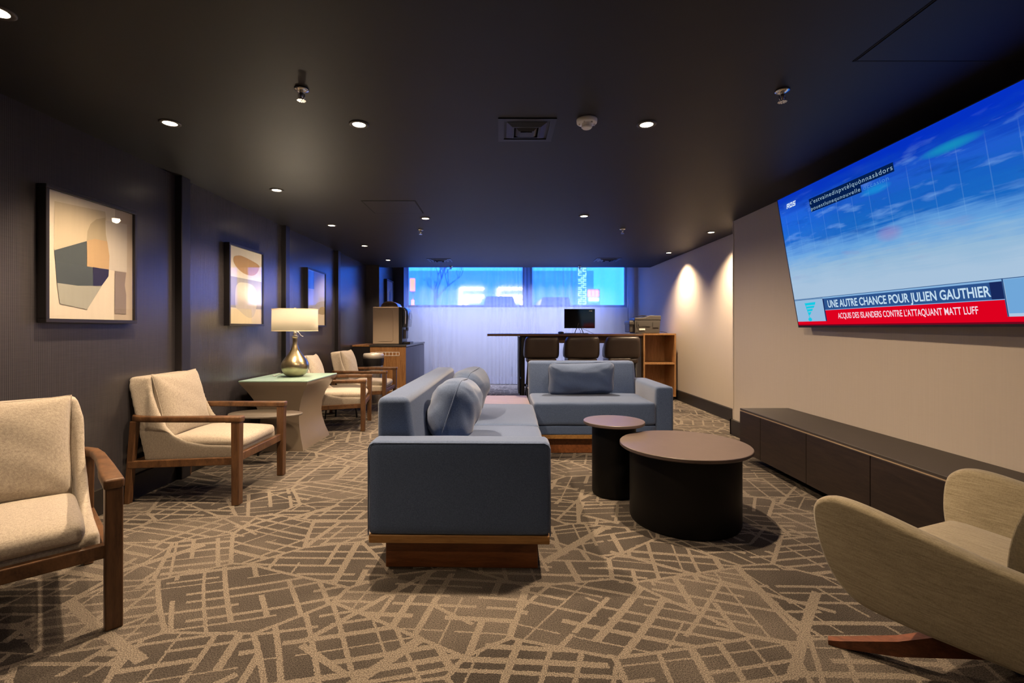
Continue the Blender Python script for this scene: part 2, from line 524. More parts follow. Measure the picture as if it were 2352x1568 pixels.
# baseboards
bm = B(); prism(bm, [(XL, 0), (XL + .014, 0), (XL + .014, .165), (XL + .008, .172), (XL, .172)], YB, 9.29)
struct(finish('baseboard_left', bm, M['base_dark']))
bm = B(); prism(bm, [(XR, 0), (XR - .016, 0), (XR - .016, .16), (XR - .008, .17), (XR, .17)], 5.48, 10.5)
struct(finish('baseboard_right', bm, M['base_dark']))
bm = B(); box(bm, XT - .03, XR, 5.48, 5.505, 0, .17)
box(bm, XT - .03, XT, YB, 5.505, 0, .17)
struct(finish('baseboard_tv', bm, M['base_dark']))
bm = B(); box(bm, XT - .006, XT + .012, 5.468, 5.488, .172, H)
struct(finish('trim_5', bm, M['wall_beige']), 'corner bead at the end of the television wall')

# ------------------------------------------------------------------ ceiling fixtures
WARM = (1.0, .73, .47)
M['lens'] = emit('downlight_lens', (1.0, .80, .55, 1), 14.0)
M['ring'] = plain('downlight_ring', (.06, .05, .045, 1), .5)
def downlight(x, y, label, watts=110, size=112, blend=.6, core=0, proto=[None]):
    loc = (x, y, H)
    if proto[0] is None:
        t = thing('downlight', label, 'ceiling light', loc, 0, 'recessed ceiling downlights')
        bm = B(); lathe(bm, [(.037, -.002), (.039, -.006), (.052, -.007), (.058, -.003), (.058, .004), (.037, .004), (.037, -.002)], 36, capb=False, capt=False)
        finish('trim_ring', bm, M['ring'], t, smooth=True)
        bm = B(); lathe(bm, [(.0001, -.005), (.038, -.004), (.038, .002), (.0001, .002)], 32)
        finish('lens', bm, M['lens'], t)
        proto[0] = t
    else:
        t = dup(proto[0], loc, 0, label)
    ld = bpy.data.lights.new('downlight_beam', 'SPOT')
    ld.energy = watts
    ld.color = WARM
    ld.spot_size = radians(size)
    ld.spot_blend = blend
    ld.shadow_soft_size = .035
    lo = link(bpy.data.objects.new('downlight_beam', ld))
    lo.location = (x, y, H - .02)
    if core:
        lc = ld.copy()
        lc.energy = core
        lc.spot_size = radians(92)
        lc.spot_blend = .7
        lk = link(bpy.data.objects.new('downlight_beam', lc))
        lk.location = lo.location
    return t

rowtxt = ' recessed downlight from the camera in the row along the dark wall'
for (x, y, w), lab in zip(((-1.93, 1.85, 85), (-1.955, 2.857, 120), (-1.965, 4.24, 120), (-1.99, 5.69, 120), (-2.0, 7.10, 120), (-2.0, 8.58, 80)),
                          ('first', 'second', 'third', 'fourth', 'fifth', 'sixth')):
    downlight(x, y, lab + rowtxt, w)
downlight(-.843, 2.875, 'recessed downlight over the near end of the long sofa, left of the square vent', 155, 168, .8, 170)
downlight(.868, 2.875, 'recessed downlight just beside the round white smoke detector', 155, 168, .8, 170)
downlight(-.83, 5.33, 'recessed downlight beside the thin seam of the ceiling hatch', 155, 168, .8, 170)
downlight(.90, 5.22, 'recessed downlight over the sofa that faces the camera', 155, 168, .8, 170)
downlight(2.656, 6.10, 'recessed downlight by the beige wall close to the television wall corner', 270, 122, .95)
downlight(2.695, 7.75, 'recessed downlight by the beige wall above the open oak shelf unit', 270, 122, .95)

def sprinkler(x, y, label, proto=[None]):
    if proto[0] is None:
        t = thing('sprinkler', label, 'sprinkler', (x, y, H), 0, 'ceiling sprinklers')
        bm = B(); lathe(bm, [(.012, -.016), (.034, -.010), (.036, 0), (.012, 0)], 28)
        finish('escutcheon', bm, M['chrome'], t, smooth=True)
        bm = B(); lathe(bm, [(.006, -.052), (.009, -.05), (.010, -.03), (.012, -.01)], 14)
        for s in (-1, 1):
            tube(bm, spline([(s * .009, 0, -.022), (s * .016, 0, -.035), (s * .012, 0, -.05), (0, 0, -.058)], 4), .0028, 6)
        finish('frame', bm, M['chrome'], t, smooth=True)
        bm = B()
        for k in range(10):
            a = 2 * pi * k / 10
            prism(bm, [(.004 * cos(a - .3), .004 * sin(a - .3)), (.022 * cos(a - .22), .022 * sin(a - .22)), (.022 * cos(a + .22), .022 * sin(a + .22)), (.004 * cos(a + .3), .004 * sin(a + .3))], -.061, -.058, 'z')
        finish('deflector', bm, M['chrome'], t)
        proto[0] = t
    else:
        t = dup(proto[0], (x, y, H), 0, label)
sprinkler(-1.01, 2.45, 'chrome sprinkler head nearest the camera on the dark-wall side of the ceiling')
sprinkler(1.437, 2.465, 'chrome sprinkler head nearest the television')
sprinkler(-.985, 5.94, 'small chrome sprinkler head beneath the ceiling hatch seam, by a downlight')
sprinkler(1.485, 5.89, 'small chrome sprinkler head above the row of bar stools')
sprinkler(-.972, 9.42, 'tiny sprinkler head at the curtain edge above the long sofa')
sprinkler(1.54, 9.42, 'tiny sprinkler head at the curtain edge above the computer monitor')

t = thing('smoke_detector', 'round white smoke detector on the black ceiling', 'smoke detector', (.502, 2.815, H))
bm = B(); lathe(bm, [(.052, -.024), (.058, -.020), (.060, -.006), (.060, 0)], 40)
finish('base', bm, M['white'], t, smooth=True)
bm = B(); lathe(bm, [(.0001, -.052), (.024, -.052), (.030, -.046), (.030, -.024)], 32)
for k in range(6):
    a = 2 * pi * k / 6
    box(bm, .043 * cos(a) - .004, .043 * cos(a) + .004, .043 * sin(a) - .004, .043 * sin(a) + .004, -.034, -.022)
finish('sensor', bm, M['white'], t, auto=40)

def vent(x, y, s, label):
    t = thing('air_vent', label, 'air vent', (x, y, H), 0, 'square ceiling diffusers')
    bm = B()
    h = s / 2
    for a, b, c, d in ((-h, h, -h, -h + .035), (-h, h, h - .035, h), (-h, -h + .035, -h + .035, h - .035), (h - .035, h, -h + .035, h - .035)):
        box(bm, a, b, c, d, -.006, 0)
    finish('frame', bm, M['blackmetal'], t)
    for k, (o, i, z) in enumerate(((h - .05, h - .085, -.018), (h - .095, h - .125, -.026))):
        bm = B()
        V = []
        for r, zz in ((o, -.002), (i, z), (i - .012, z), (o - .012, 0)):
            V.append([bm.verts.new((sx * r, sy * r, zz)) for sx, sy in ((-1, -1), (1, -1), (1, 1), (-1, 1))])
        for a, b in zip(V, V[1:] + V[:1]):
            for q in range(4):
                bm.faces.new((a[q], a[(q + 1) % 4], b[(q + 1) % 4], b[q]))
        finish('louver', bm, M['blackmetal'], t)
    bm = B(); box(bm, -.035, .035, -.035, .035, -.03, -.004)
    finish('core', bm, M['blackmetal'], t)
    return t
vent(.155, 2.96, .34, 'square black ceiling vent next to the smoke detector')
vent(-1.08, 8.60, .42, 'black ceiling vent near the curtain, on the coffee counter side')
vent(1.88, 8.55, .42, 'black ceiling vent near the curtain, above the printer')

def hatch(x0, x1, y0, y1, label):
    t = thing('access_panel', label, 'access panel', ((x0 + x1) / 2, (y0 + y1) / 2, H - .0004), 0, 'flush ceiling access panels')
    w, d = (x1 - x0) / 2, (y1 - y0) / 2
    bm = B(); box(bm, -w + .012, w - .012, -d + .012, d - .012, -.0028, -.0002)
    finish('leaf', bm, M['ceiling'], t)
    bm = B()
    for a, b, c, e in ((-w, w, -d, -d + .007), (-w, w, d - .007, d), (-w, -w + .007, -d, d), (w - .007, w, -d, d)):
        box(bm, a, b, c, e, -.0012, 0)
    finish('seam', bm, M['void'], t)
hatch(-1.33, -.81, 4.59, 5.10, 'flush ceiling hatch with a thin dark seam, beside a middle downlight')
hatch(1.60, 2.5, 1.62, 2.20, 'large flush ceiling hatch above the television')

# ------------------------------------------------------------------ framed prints
def art(name, c, dk=.8, sc=40):
    k = N(name)
    nz = k.n('TexNoise', Vector=k.obj((1, sc, 3)), Scale=1.0, Detail=4.0).outputs[0]
    n2 = k.n('TexNoise', Vector=k.obj(), Scale=6.0, Detail=3.0).outputs[0]
    f = k.math('ADD', k.math('MULTIPLY', nz, .5), k.math('MULTIPLY', n2, .5))
    p = k.pbsdf(Base_Color=k.mix(f, tuple(v * dk for v in c[:3]) + (1,), c), Roughness=.8)
    p.inputs['Specular IOR Level'].default_value = .1
    return k.done(p)
A = {}
for nme, c in {'paper': (.72, .66, .55), 'beige': (.58, .51, .38), 'slate': (.085, .105, .12), 'navy': (.035, .035, .085), 'sage': (.40, .41, .36), 'arch': (.44, .38, .27),
               'tan': (.52, .37, .22), 'grey': (.60, .56, .50), 'mauve': (.27, .225, .21), 'strip': (.50, .43, .36), 'stone': (.50, .31, .15), 'mist': (.34, .33, .33),
               'cloud': (.56, .52, .44), 'cream': (.70, .62, .45), 'blue': (.10, .17, .36), 'lilac': (.40, .40, .46), 'olive': (.38, .31, .18)}.items():
    A[nme] = art('ink_' + nme, c + (1,))

def picture(y0, y1, z0, z1, shapes, base, label, xw=XL, depth=.055):
    """frame on a wall whose face looks +X; shapes are (material, [(y,z),...]) in wall coordinates"""
    yc, zc = (y0 + y1) / 2, (z0 + z1) / 2
    t = thing('framed_print', label, 'picture', (xw, yc, zc), 0, 'framed abstract prints')
    a, b = (y1 - y0) / 2, (z1 - z0) / 2
    fw = .022
    bm = B()
    for p, q, r, s in ((-a, a, -b, -b + fw), (-a, a, b - fw, b), (-a, -a + fw, -b + fw, b - fw), (a - fw, a, -b + fw, b - fw)):
        box(bm, .001, depth, p, q, r, s, bevel=.002, seg=1)
    finish('frame', bm, M['trim_dark'], t)
    mats = [A[base]]
    bm = B(); box(bm, .004, depth - .018, -a + fw, a - fw, -b + fw, b - fw, 0)
    x = depth - .018
    for k, (m, pts) in enumerate(shapes):
        mats.append(A[m])
        x += .0004
        vs = []
        for (y, z) in pts:
            vs.append(bm.verts.new((x, max(-a + fw + .001, min(a - fw - .001, y - yc)), max(-b + fw + .001, min(b - fw - .001, z - zc)))))
        f = bm.faces.new(vs)
        f.material_index = k + 1
        if f.normal.x < 0:
            pass
    me = finish('print', bm, mats, t)
    bm = B(); box(bm, depth - .008, depth - .006, -a + fw, a - fw, -b + fw, b - fw)
    finish('glazing', bm, M['glass'], t)
    return t

def smooth_poly(pts, n=5):
    P = [(a, b, 0) for a, b in pts]
    P = P[-1:] + P + P[:2]
    s = spline(P, n)
    s = s[n:-n - 1]
    return [(v.x, v.y) for v in s]

picture(2.69, 3.365, 1.234, 2.01, [
    ('strip', [(3.193, 2.0), (3.345, 2.0), (3.345, 1.24), (3.184, 1.24)]),
    ('beige', [(2.758, 1.927), (2.95, 1.94), (3.113, 1.952), (3.122, 1.901), (2.976, 1.739), (2.757, 1.646)]),
    ('arch', [(2.974, 1.739), (2.978, 1.797), (3.001, 1.849), (3.045, 1.888), (3.113, 1.913), (3.117, 1.81), (3.127, 1.763), (3.045, 1.762)]),
    ('grey', [(3.113, 1.895), (3.294, 1.908), (3.292, 1.582), (3.145, 1.58), (3.144, 1.69), (3.117, 1.81)]),
    ('slate', [(2.757, 1.646), (2.972, 1.737), (2.972, 1.581), (3.141, 1.583), (3.138, 1.541), (3.081, 1.472), (2.91, 1.457), (2.773, 1.461)]),
    ('tan', [(2.974, 1.74), (3.032, 1.762), (3.127, 1.763), (3.144, 1.671), (3.141, 1.583), (2.974, 1.582)]),
    ('navy', [(3.017, 1.583), (3.138, 1.581), (3.136, 1.537), (3.083, 1.472), (3.019, 1.466)]),
    ('sage', [(2.773, 1.461), (2.91, 1.457), (3.083, 1.47), (2.974, 1.317), (2.79, 1.343)]),
    ('mauve', [(3.189, 1.578), (3.283, 1.579), (3.271, 1.493), (3.283, 1.43), (3.283, 1.296), (3.187, 1.299)]),
], 'paper', 'dark-framed abstract print with a blue pentagon and tan block')
picture(4.51, 5.17, 1.224, 2.007, [
    ('mist', [(4.53, 1.695), (5.16, 1.694), (5.16, 1.40), (4.53, 1.40)]),
    ('cream', [(4.53, 1.381), (5.16, 1.403), (5.16, 1.24), (4.53, 1.24)]),
    ('cloud', smooth_poly([(4.643, 1.575), (4.678, 1.631), (4.75, 1.652), (4.927, 1.65), (5.021, 1.606), (5.053, 1.527), (5.037, 1.421), (4.974, 1.322), (4.866, 1.311), (4.72, 1.369), (4.643, 1.418)])),
    ('stone', smooth_poly([(4.602, 1.853), (4.616, 1.885), (4.664, 1.902), (4.748, 1.912), (4.92, 1.895), (5.086, 1.865), (5.09, 1.823), (5.037, 1.769), (4.942, 1.739), (4.806, 1.743), (4.692, 1.775), (4.623, 1.819)])),
], 'paper', 'dark-framed abstract print with an orange pebble shape above a grey field')
picture(6.34, 7.01, 1.222, 2.004, [
    ('blue', [(6.362, 1.975), (6.602, 1.97), (6.602, 1.736), (6.362, 1.73)]),
    ('cream', [(6.738, 1.398), (6.993, 1.402), (6.993, 1.24), (6.738, 1.24)]),
    ('olive', smooth_poly([(6.773, 1.405), (6.787, 1.476), (6.88, 1.505), (6.975, 1.50), (6.99, 1.405)])),
], 'lilac', 'dark-framed print with a blue block, partly behind the lampshade')
picture(9.73, 10.32, 1.42, 2.20, [
    ('mist', [(9.80, 1.9), (10.2, 2.05), (10.25, 1.55), (9.85, 1.5)]),
    ('blue', smooth_poly([(10.0, 1.95), (10.1, 1.9), (10.08, 1.7), (9.98, 1.72)])),
], 'lilac', 'small pale print on the blue-lit recess wall above the coffee machine', xw=-2.335, depth=.05)

# ------------------------------------------------------------------ walnut armchair
def remesh(o, vox, it=5, fac=.5):
    m = o.modifiers.new('remesh', 'REMESH')
    m.mode = 'VOXEL'
    m.voxel_size = vox
    m.use_smooth_shade = True
    s = o.modifiers.new('smooth', 'SMOOTH')
    s.factor = fac
    s.iterations = it

def make_armchair(loc, rotz, label):
    t = thing('armchair', label, 'armchair', loc, rotz, 'cream armchairs with walnut frames')
    # front legs
    for s in (-1, 1):
        bm = B(); prism(bm, [(.336, 0), (.386, 0), (.392, .565), (.334, .565)], s * .333 - .029, s * .333 + .029, 'y', bevel=.005)
        finish('leg', bm, M['walnut_leg'], t)
    # raked rear legs
    for s in (-1, 1):
        bm = B(); prism(bm, [(-.415, 0), (-.378, 0), (-.325, .565), (-.372, .565)], s * .315 - .02, s * .315 + .02, 'y', bevel=.005)
        finish('leg', bm, M['walnut_leg'], t)
    # arms: straight rail that bends in behind the back
    for s in (-1, 1):
        outer = [(.40, .366), (.1, .366), (-.18, .362), (-.30, .350), (-.368, .318), (-.405, .265), (-.415, .20)]
        inner = [(-.372, .20), (-.36, .25), (-.33, .288), (-.27, .312), (-.16, .320), (.05, .312), (.2, .300), (.40, .298)]
        pts = [(a, s * b) for a, b in outer + inner]
        bm = B(); prism(bm, pts, .562, .603, 'z', bevel=.010, seg=3)
        finish('armrest', bm, M['walnut'], t, auto=35)
    # rails
    bm = B(); box(bm, .338, .374, -.31, .31, .288, .342, bevel=.004)
    finish('front_rail', bm, M['walnut'], t)
    for s in (-1, 1):
        bm = B(); prism(bm, [(-.385, .243), (.345, .270), (.345, .322), (-.385, .292)], s * .322 - .014, s * .322 + .014, 'y', bevel=.004)
        finish('side_rail', bm, M['walnut'], t)
    bm = B(); box(bm, -.383, -.353, -.31, .31, .245, .29, bevel=.004)
    finish('back_rail', bm, M['walnut'], t)
    # upholstered shell: seat and back in one, side wings that swoop from back to seat
    core = [(-.425, .862), (-.415, .80), (-.365, .57), (-.30, .285), (-.27, .275), (.33, .296), (.335, .37), (-.11, .372), (-.175, .40), (-.215, .46), (-.30, .80), (-.315, .862)]
    wing = [(-.425, .862), (-.415, .80), (-.365, .57), (-.30, .285), (-.27, .275), (.33, .296), (.335, .385), (.12, .392), (-.02, .415), (-.105, .455), (-.165, .52), (-.215, .61), (-.262, .74), (-.29, .862)]
    bm = B()
    prism(bm, core, -.275, .275, 'y')
    for s in (-1, 1):
        prism(bm, wing, s * .275 - .022, s * .275 + .022, 'y')
    # soften the two top corners of the back
    for v in bm.verts:
        if v.co.z > .85:
            v.co.y *= .90
    o = finish('shell', bm, M['linen'], t)
    remesh(o, .012, 7, .6)
    # seat cushion
    bm = B(); softbox(bm, (.095, 0, .408), (.52, .50, .078), .034, (0.006, .004, .022), 12, .0015, 3)
    for v in bm.verts:
        v.co.z -= (v.co.x + .16) * .02 * -1 * -.9
    finish('seat_cushion', bm, M['linen'], t, smooth=True)
    # loose back cushion
    bm, rim = pillow_bm(.49, .47, .15, 5, .004, 24)
    tilt = Matrix.Translation((-.232, 0, .648)) @ Matrix.Rotation(radians(-13.5), 4, 'Y') @ Matrix.Rotation(radians(90), 4, 'Z')
    bmesh.ops.transform(bm, matrix=tilt, verts=bm.verts[:])
    c = finish('back_cushion', bm, M['linen'], t, smooth=True)
    bm = B(); tube(bm, [tilt @ p for p in rim] + [tilt @ rim[0]], .003, 6)
    finish('piping', bm, M['linen'], c, smooth=True)
    return t

chair = make_armchair((-2.16, 3.63, 0), 0, 'cream armchair behind the pebble-shaped side table, under the wall batten beside the blue pentagon print')
dup(chair, (-2.05, 1.965, 0), radians(-45), 'large cream armchair turned diagonally, cut off by the photo edge')
dup(chair, (-2.02, 5.93, 0), radians(9), 'cream armchair half hidden behind the hourglass desk and brass lamp')
dup(chair, (-2.0, 7.14, 0), 0, 'cream armchair furthest down the room, next to the steel trash can')

# ------------------------------------------------------------------ pebble side tables
def pebble_table(x, y, label, proto=[None]):
    if proto[0]:
        return dup(proto[0], (x, y, 0), radians(8), label)
    t = thing('side_table', label, 'side table', (x, y, 0), 0, 'pebble-topped side tables')
    def ring(k, s=1.0):
        a = 2 * pi * k / 56
        r = 1 + .06 * cos(2 * a + .7) + .05 * cos(3 * a - .4)
        return (.325 * s * r * cos(a), .222 * s * r * sin(a))
    bm = B(); prism(bm, [ring(k) for k in range(56)], .398, .413, 'z', bevel=.004)
    finish('top', bm, M['mesh_top'], t, auto=40)
    for px, py in ((.21, -.06), (-.09, .07), (-.19, -.11)):
        bm = B(); tube(bm, [(px * .8, py * .8, .398), (px, py, 0)], .014, 12, r1=.010)
        finish('leg', bm, M['blackmetal'], t, smooth=True)
    proto[0] = t
    return t
pebble_table(-2.20, 4.49, 'pebble-shaped side table between a cream armchair and the hourglass desk')
pebble_table(-2.15, 6.53, 'pebble-shaped side table between the two cream armchairs down the room')

# ------------------------------------------------------------------ hourglass desk + lamp
t = thing('desk', 'hourglass taupe desk with a teal glass top', 'desk', (-2.2, 5.09, 0))
prof = [(.0, .062), (.04, .072), (.12, .098), (.22, .122), (.31, .130), (.40, .122), (.50, .095), (.58, .055), (.64, .018), (.672, 0), (.68, 0)]
bm = B()
hx, hy = .33, .42
segs = []
for z, ins in prof:
    # rounded-rectangle sections
    a, b = hx - ins, hy - ins * .92
    segs.append([bm.verts.new((sx * a, sy * b, z)) for sx, sy in ((-1, -1), (1, -1), (1, 1), (-1, 1))])
for p, q in zip(segs, segs[1:]):
    for i in range(4):
        bm.faces.new((p[i], p[(i + 1) % 4], q[(i + 1) % 4], q[i]))
bm.faces.new(segs[0][::-1]); bm.faces.new(segs[-1])
finish('body', bm, M['taupe'], t, auto=40)
bm = B(); box(bm, -hx - .004, hx + .004, -hy - .004, hy + .004, .681, .692, bevel=.002, seg=1)
finish('glass_top', bm, M['teal'], t)

t = thing('table_lamp', 'brass teardrop lamp with a white drum shade, switched on', 'lamp', (-2.178, 5.12, .693))
Lk = .00461 / 4.127
bprof = [(.062, 0), (.075, .004)]
for y, w in ((740, 190), (715, 224), (690, 244), (665, 250), (640, 246), (610, 215), (580, 172), (550, 126), (520, 88), (490, 62), (460, 46), (430, 42), (405, 46), (388, 52)):
    bprof.append((w * Lk / 2 * 1.0, (762 - y) * Lk))
bm = B(); lathe(bm, bprof, 48)
finish('base', bm, M['brass'], t, smooth=True)
zt = (762 - 386) * Lk
bm = B(); lathe(bm, [(.033, zt), (.034, zt + .008), (.017, zt + .010), (.017, zt + .045), (.013, zt + .05), (.013, zt + .10)], 24)
st = finish('socket', bm, M['nickel'], t, smooth=False)
bm = B(); tube(bm, spline([(.015, -.004, zt + .045), (.035, -.01, zt + .05), (.05, -.012, zt + .035), (.07, -.012, zt + .01), (.09, -.012, zt + .003)], 5), .0035, 8)
finish('switch', bm, M['nickel'], st, smooth=True)
k = N('lamp_shade_cloth')
tl = k.n('BsdfTranslucent', Color=(.90, .86, .78, 1)); df = k.n('BsdfDiffuse', Color=(.82, .78, .70, 1))
ms = k.n('MixShader', Fac=.55); k.set(ms, 1, df.outputs[0]); k.set(ms, 2, tl.outputs[0])
M['shade'] = k.done(ms)
M['shade_band'] = plain('shade_band', (.75, .62, .42, 1), .8)
sb, sth = .478, .712
bm = B(); lathe(bm, [(.229, sb), (.226, sth)], 64, capb=False, capt=False)
sh = finish('shade', bm, M['shade'], t, smooth=True)
sol = sh.modifiers.new('thickness', 'SOLIDIFY'); sol.thickness = .002
for z, r in ((sb, .2295), (sth - .007, .2267)):
    bm = B(); lathe(bm, [(r + .001, z), (r + .001, z + .007), (r - .003, z + .007), (r - .003, z), (r + .001, z)], 64, capb=False, capt=False)
    finish('shade_band', bm, M['shade_band'], sh, smooth=True)
bm = B()
for q in range(3):
    a = q * 2.094 + .4
    tube(bm, [(0, 0, sth - .012), (.225 * cos(a), .225 * sin(a), sth - .004)], .002, 6)
tube(bm, [(0, 0, zt + .09), (0, 0, sth)], .004, 8)
finish('harp', bm, M['nickel'], t)
bm = B(); lathe(bm, [(.004, sth - .01), (.010, sth), (.013, sth + .008), (.008, sth + .016), (.0001, sth + .020)], 20)
finish('finial', bm, M['nickel'], t, smooth=True)
bm = B(); lathe(bm, [(.0001, .515), (.015, .515), (.028, .545), (.033, .575), (.028, .60), (.0001, .615)], 20)
M['bulb'] = emit('bulb_glow', (1, .76, .45, 1), 14)
finish('bulb', bm, M['bulb'], t, smooth=True)
ld = bpy.data.lights.new('lamp_glow', 'POINT'); ld.energy = 30; ld.color = (1, .82, .60); ld.shadow_soft_size = .05
lo = link(bpy.data.objects.new('lamp_glow', ld)); lo.location = (-2.178, 5.12, .693 + .645)
bm = B(); tube(bm, spline([(-.075, -.005, .012), (-.12, -.02, .035), (-.17, -.03, .02), (-.20, -.02, .004), (-.26, .05, .004)], 6), .004, 8)
finish('cord', bm, M['white'], t, smooth=True)

# ------------------------------------------------------------------ sofas
def sofa_parts(t, L, W, armfirst, seats, back_gap=0.0, arm_at_end=False):
    """local frame: x across the seat depth (0 back .. W front), y along the length from the arm end (0 .. L)"""
    aw = .165
    bm = B(); box(bm, .075, W - .06, .064, L - .06, 0, .147, bevel=.003, seg=1)
    finish('plinth', bm, M['redwood'], t)
    bm = B(); box(bm, .006, W - .006, .004, L - .004, .146, .186, bevel=.003, seg=1)
    finish('wood_base', bm, M['oak'], t)
    bm = B(); softbox(bm, (W / 2, aw + (L - aw) / 2, .23), (W - .004, L - aw, .09), .012, (0, 0, 0), 8)
    finish('base_panel', bm, M['sofa'], t, smooth=True)
    # arm
    bm = B(); softbox(bm, (W / 2, aw / 2, .4135), (W, aw, .459), .030, (0, .004, .004), 14, .0012, 2)
    arm = finish('armrest', bm, M['sofa'], t, smooth=True)
    bm = B()
    rr = .026
    path = [(0.004, .187), (0.004, .61), (.012, .627), (.03, .637), (W - .03, .637), (W - .012, .627), (W - .004, .61), (W - .004, .187)]
    tube(bm, [(a, .006 + (.003 if 0 else 0), b) for a, b in path], .0035, 6)
    finish('piping', bm, M['sofa'], arm, smooth=True)
    # back
    bm = B()
    prism(bm, [(.0, .20), (.0, .838), (.168, .838), (.212, .50), (.235, .20)], aw + .002, L, 'y', bevel=.034, seg=4)
    for v in bm.verts:
        pass
    bk = finish('backrest', bm, M['sofa'], t, auto=60)
    bm = B()
    y0 = aw
    n = len(seats)
    for i, y1 in enumerate(seats):
        bm = B(); softbox(bm, ((.21 + W + .014) / 2, (y0 + y1) / 2, .385), (W + .014 - .21, y1 - y0 - .004, .222), .034, (.006, .003, .012), 14, .0018, 11 + i)
        finish('seat_cushion', bm, M['sofa'], t, smooth=True)
        y0 = y1

# long sofa: faces +X, arm end towards the camera
t1 = thing('sofa', 'long blue-grey sofa seen from its arm end, with two cushions on it', 'sofa', (-.655, 2.37, 0), radians(-1.2), 'blue-grey modular sofas')
sofa_parts(t1, 2.18, .90, True, [1.18, 2.18])
# second sofa: faces -Y (towards the camera); arm at +X end.  local x = depth from back to front -> world -Y ; local y from arm -> world -X
t2 = thing('sofa', 'blue-grey sofa facing the camera in front of the bar stools', 'sofa', (1.645, 5.50, 0), radians(-90), 'blue-grey modular sofas')
sofa_parts(t2, 1.335, .90, True, [1.335])
for ch in list(t2.children):
    pass
# local (x,y) -> with rot -90: (x,y)->(y,-x): need y to run towards -X: mirror the meshes in y
for ch in t2.children:
    for o in [ch] + list(ch.children):
        for v in o.data.vertices:
            v.co.y = -v.co.y
        o.data.flip_normals()

t = thing('corner_table', 'low pale wood corner table between the two blue sofas', 'table', (-.18, 5.03, 0))
bm = B(); box(bm, -.47, .475, -.44, .45, .40, .44, bevel=.003, seg=1)
finish('top', bm, M['pinkwood'], t)
bm = B(); box(bm, -.46, .465, -.43, .44, .147, .40)
finish('body', bm, M['sofa'], t)
bm = B(); box(bm, -.40, .41, -.37, .38, 0, .147)
finish('plinth', bm, M['redwood'], t)

def scatter(name, w, h, th, loc, rz, tilt, label, seed, roll=0):
    r = th * .46
    bm = B(); softbox(bm, (0, 0, 0), (w, th, h), r, (.0, .028, .0), 26)
    rs = random.Random(seed)
    ph = [rs.uniform(0, 6.28) for _ in range(8)]
    for v in bm.verts:
        a, b = v.co.x / (w / 2), v.co.z / (h / 2)
        c_ = (abs(a) * abs(b)) ** 2
        v.co.x *= 1 - .05 * (1 - b * b) * abs(a) + .03 * c_
        v.co.z *= 1 - .05 * (1 - a * a) * abs(b) + .03 * c_
        sg = 1 if v.co.y > 0 else -1
        face = max(0, 1 - max(abs(a), abs(b)) ** 5)
        v.co.y += sg * face * (.011 * sin(a * 4.5 + b * 2.2 + ph[0]) * sin(b * 5 - a + ph[1]) + .006 * sin((a + b * .7) * 13 + ph[2]) * abs(a) + .003 * sin((b - a * .4) * 17 + ph[3]) * abs(b))
        # gathers where the corners pull
        v.co.y *= 1 - .38 * c_
        v.co.y += .005 * c_ * sin(math.atan2(1.1 - abs(b), 1.1 - abs(a)) * 14 + ph[4])
    m = Matrix.Rotation(radians(tilt), 4, 'X') @ Matrix.Rotation(radians(roll), 4, 'Y')
    bmesh.ops.transform(bm, matrix=m, verts=bm.verts[:])
    o = finish(name, bm, M['cushion'], None, smooth=True)
    o.location = loc
    o.rotation_euler = (0, 0, radians(rz))
    tag(o, label, 'cushion', 'blue scatter cushions')
    rim = []
    for sx, sz, a0 in ((1, 1, 0), (-1, 1, 90), (-1, -1, 180), (1, -1, 270)):
        for q in range(7):
            t_ = radians(a0 + 15 * q)
            x_, z_ = sx * (w / 2 - r) + r * cos(t_), sz * (h / 2 - r) + r * sin(t_)
            a, b = x_ / (w / 2), z_ / (h / 2)
            c_ = (abs(a) * abs(b)) ** 2
            rim.append(m @ Vector((x_ * (1 - .05 * (1 - b * b) * abs(a) + .03 * c_), 0, z_ * (1 - .05 * (1 - a * a) * abs(b) + .03 * c_))))
    bm2 = B(); tube(bm2, rim + [rim[0]], .0035, 6)
    finish('piping', bm2, M['cushion'], o, smooth=True)
    return o
scatter('throw_pillow', .43, .40, .25, (-.285, 3.04, .695), 84, 18, 'blue square cushion on the long sofa, closer to its arm', 4, 4)
scatter('throw_pillow', .44, .40, .24, (-.26, 3.80, .695), 80, 20, 'blue square cushion further along the long sofa, behind the other one', 9, -4)
scatter('throw_pillow', .71, .355, .19, (.85, 5.11, .672), 0, 17, 'blue oblong pillow on the sofa facing the camera', 14, -2)

# ------------------------------------------------------------------ drum tables
def drum(name, x, y, r, rp, z, label):
    t = thing(name, label, 'table', (x, y, 0), 0, 'round drum tables')
    bm = B(); lathe(bm, [(rp - .03, 0), (rp - .006, .004), (rp, .02), (rp, z - .024)], 72)
    finish('drum_base', bm, M['drum'], t, auto=40)
    bm = B(); lathe(bm, [(r - .008, z - .024), (r, z - .018), (r, z - .003), (r - .003, z), (.0001, z)], 80)
    finish('top', bm, M['drum_top'], t, auto=28)
    return t
drum('coffee_table', 1.1545, 3.045, .393, .331, .476, 'wide round drum coffee table with black base and bronze top')
drum('side_table', .825, 3.522, .219, .157, .53, 'narrow tall drum table tucked behind the wide round table')

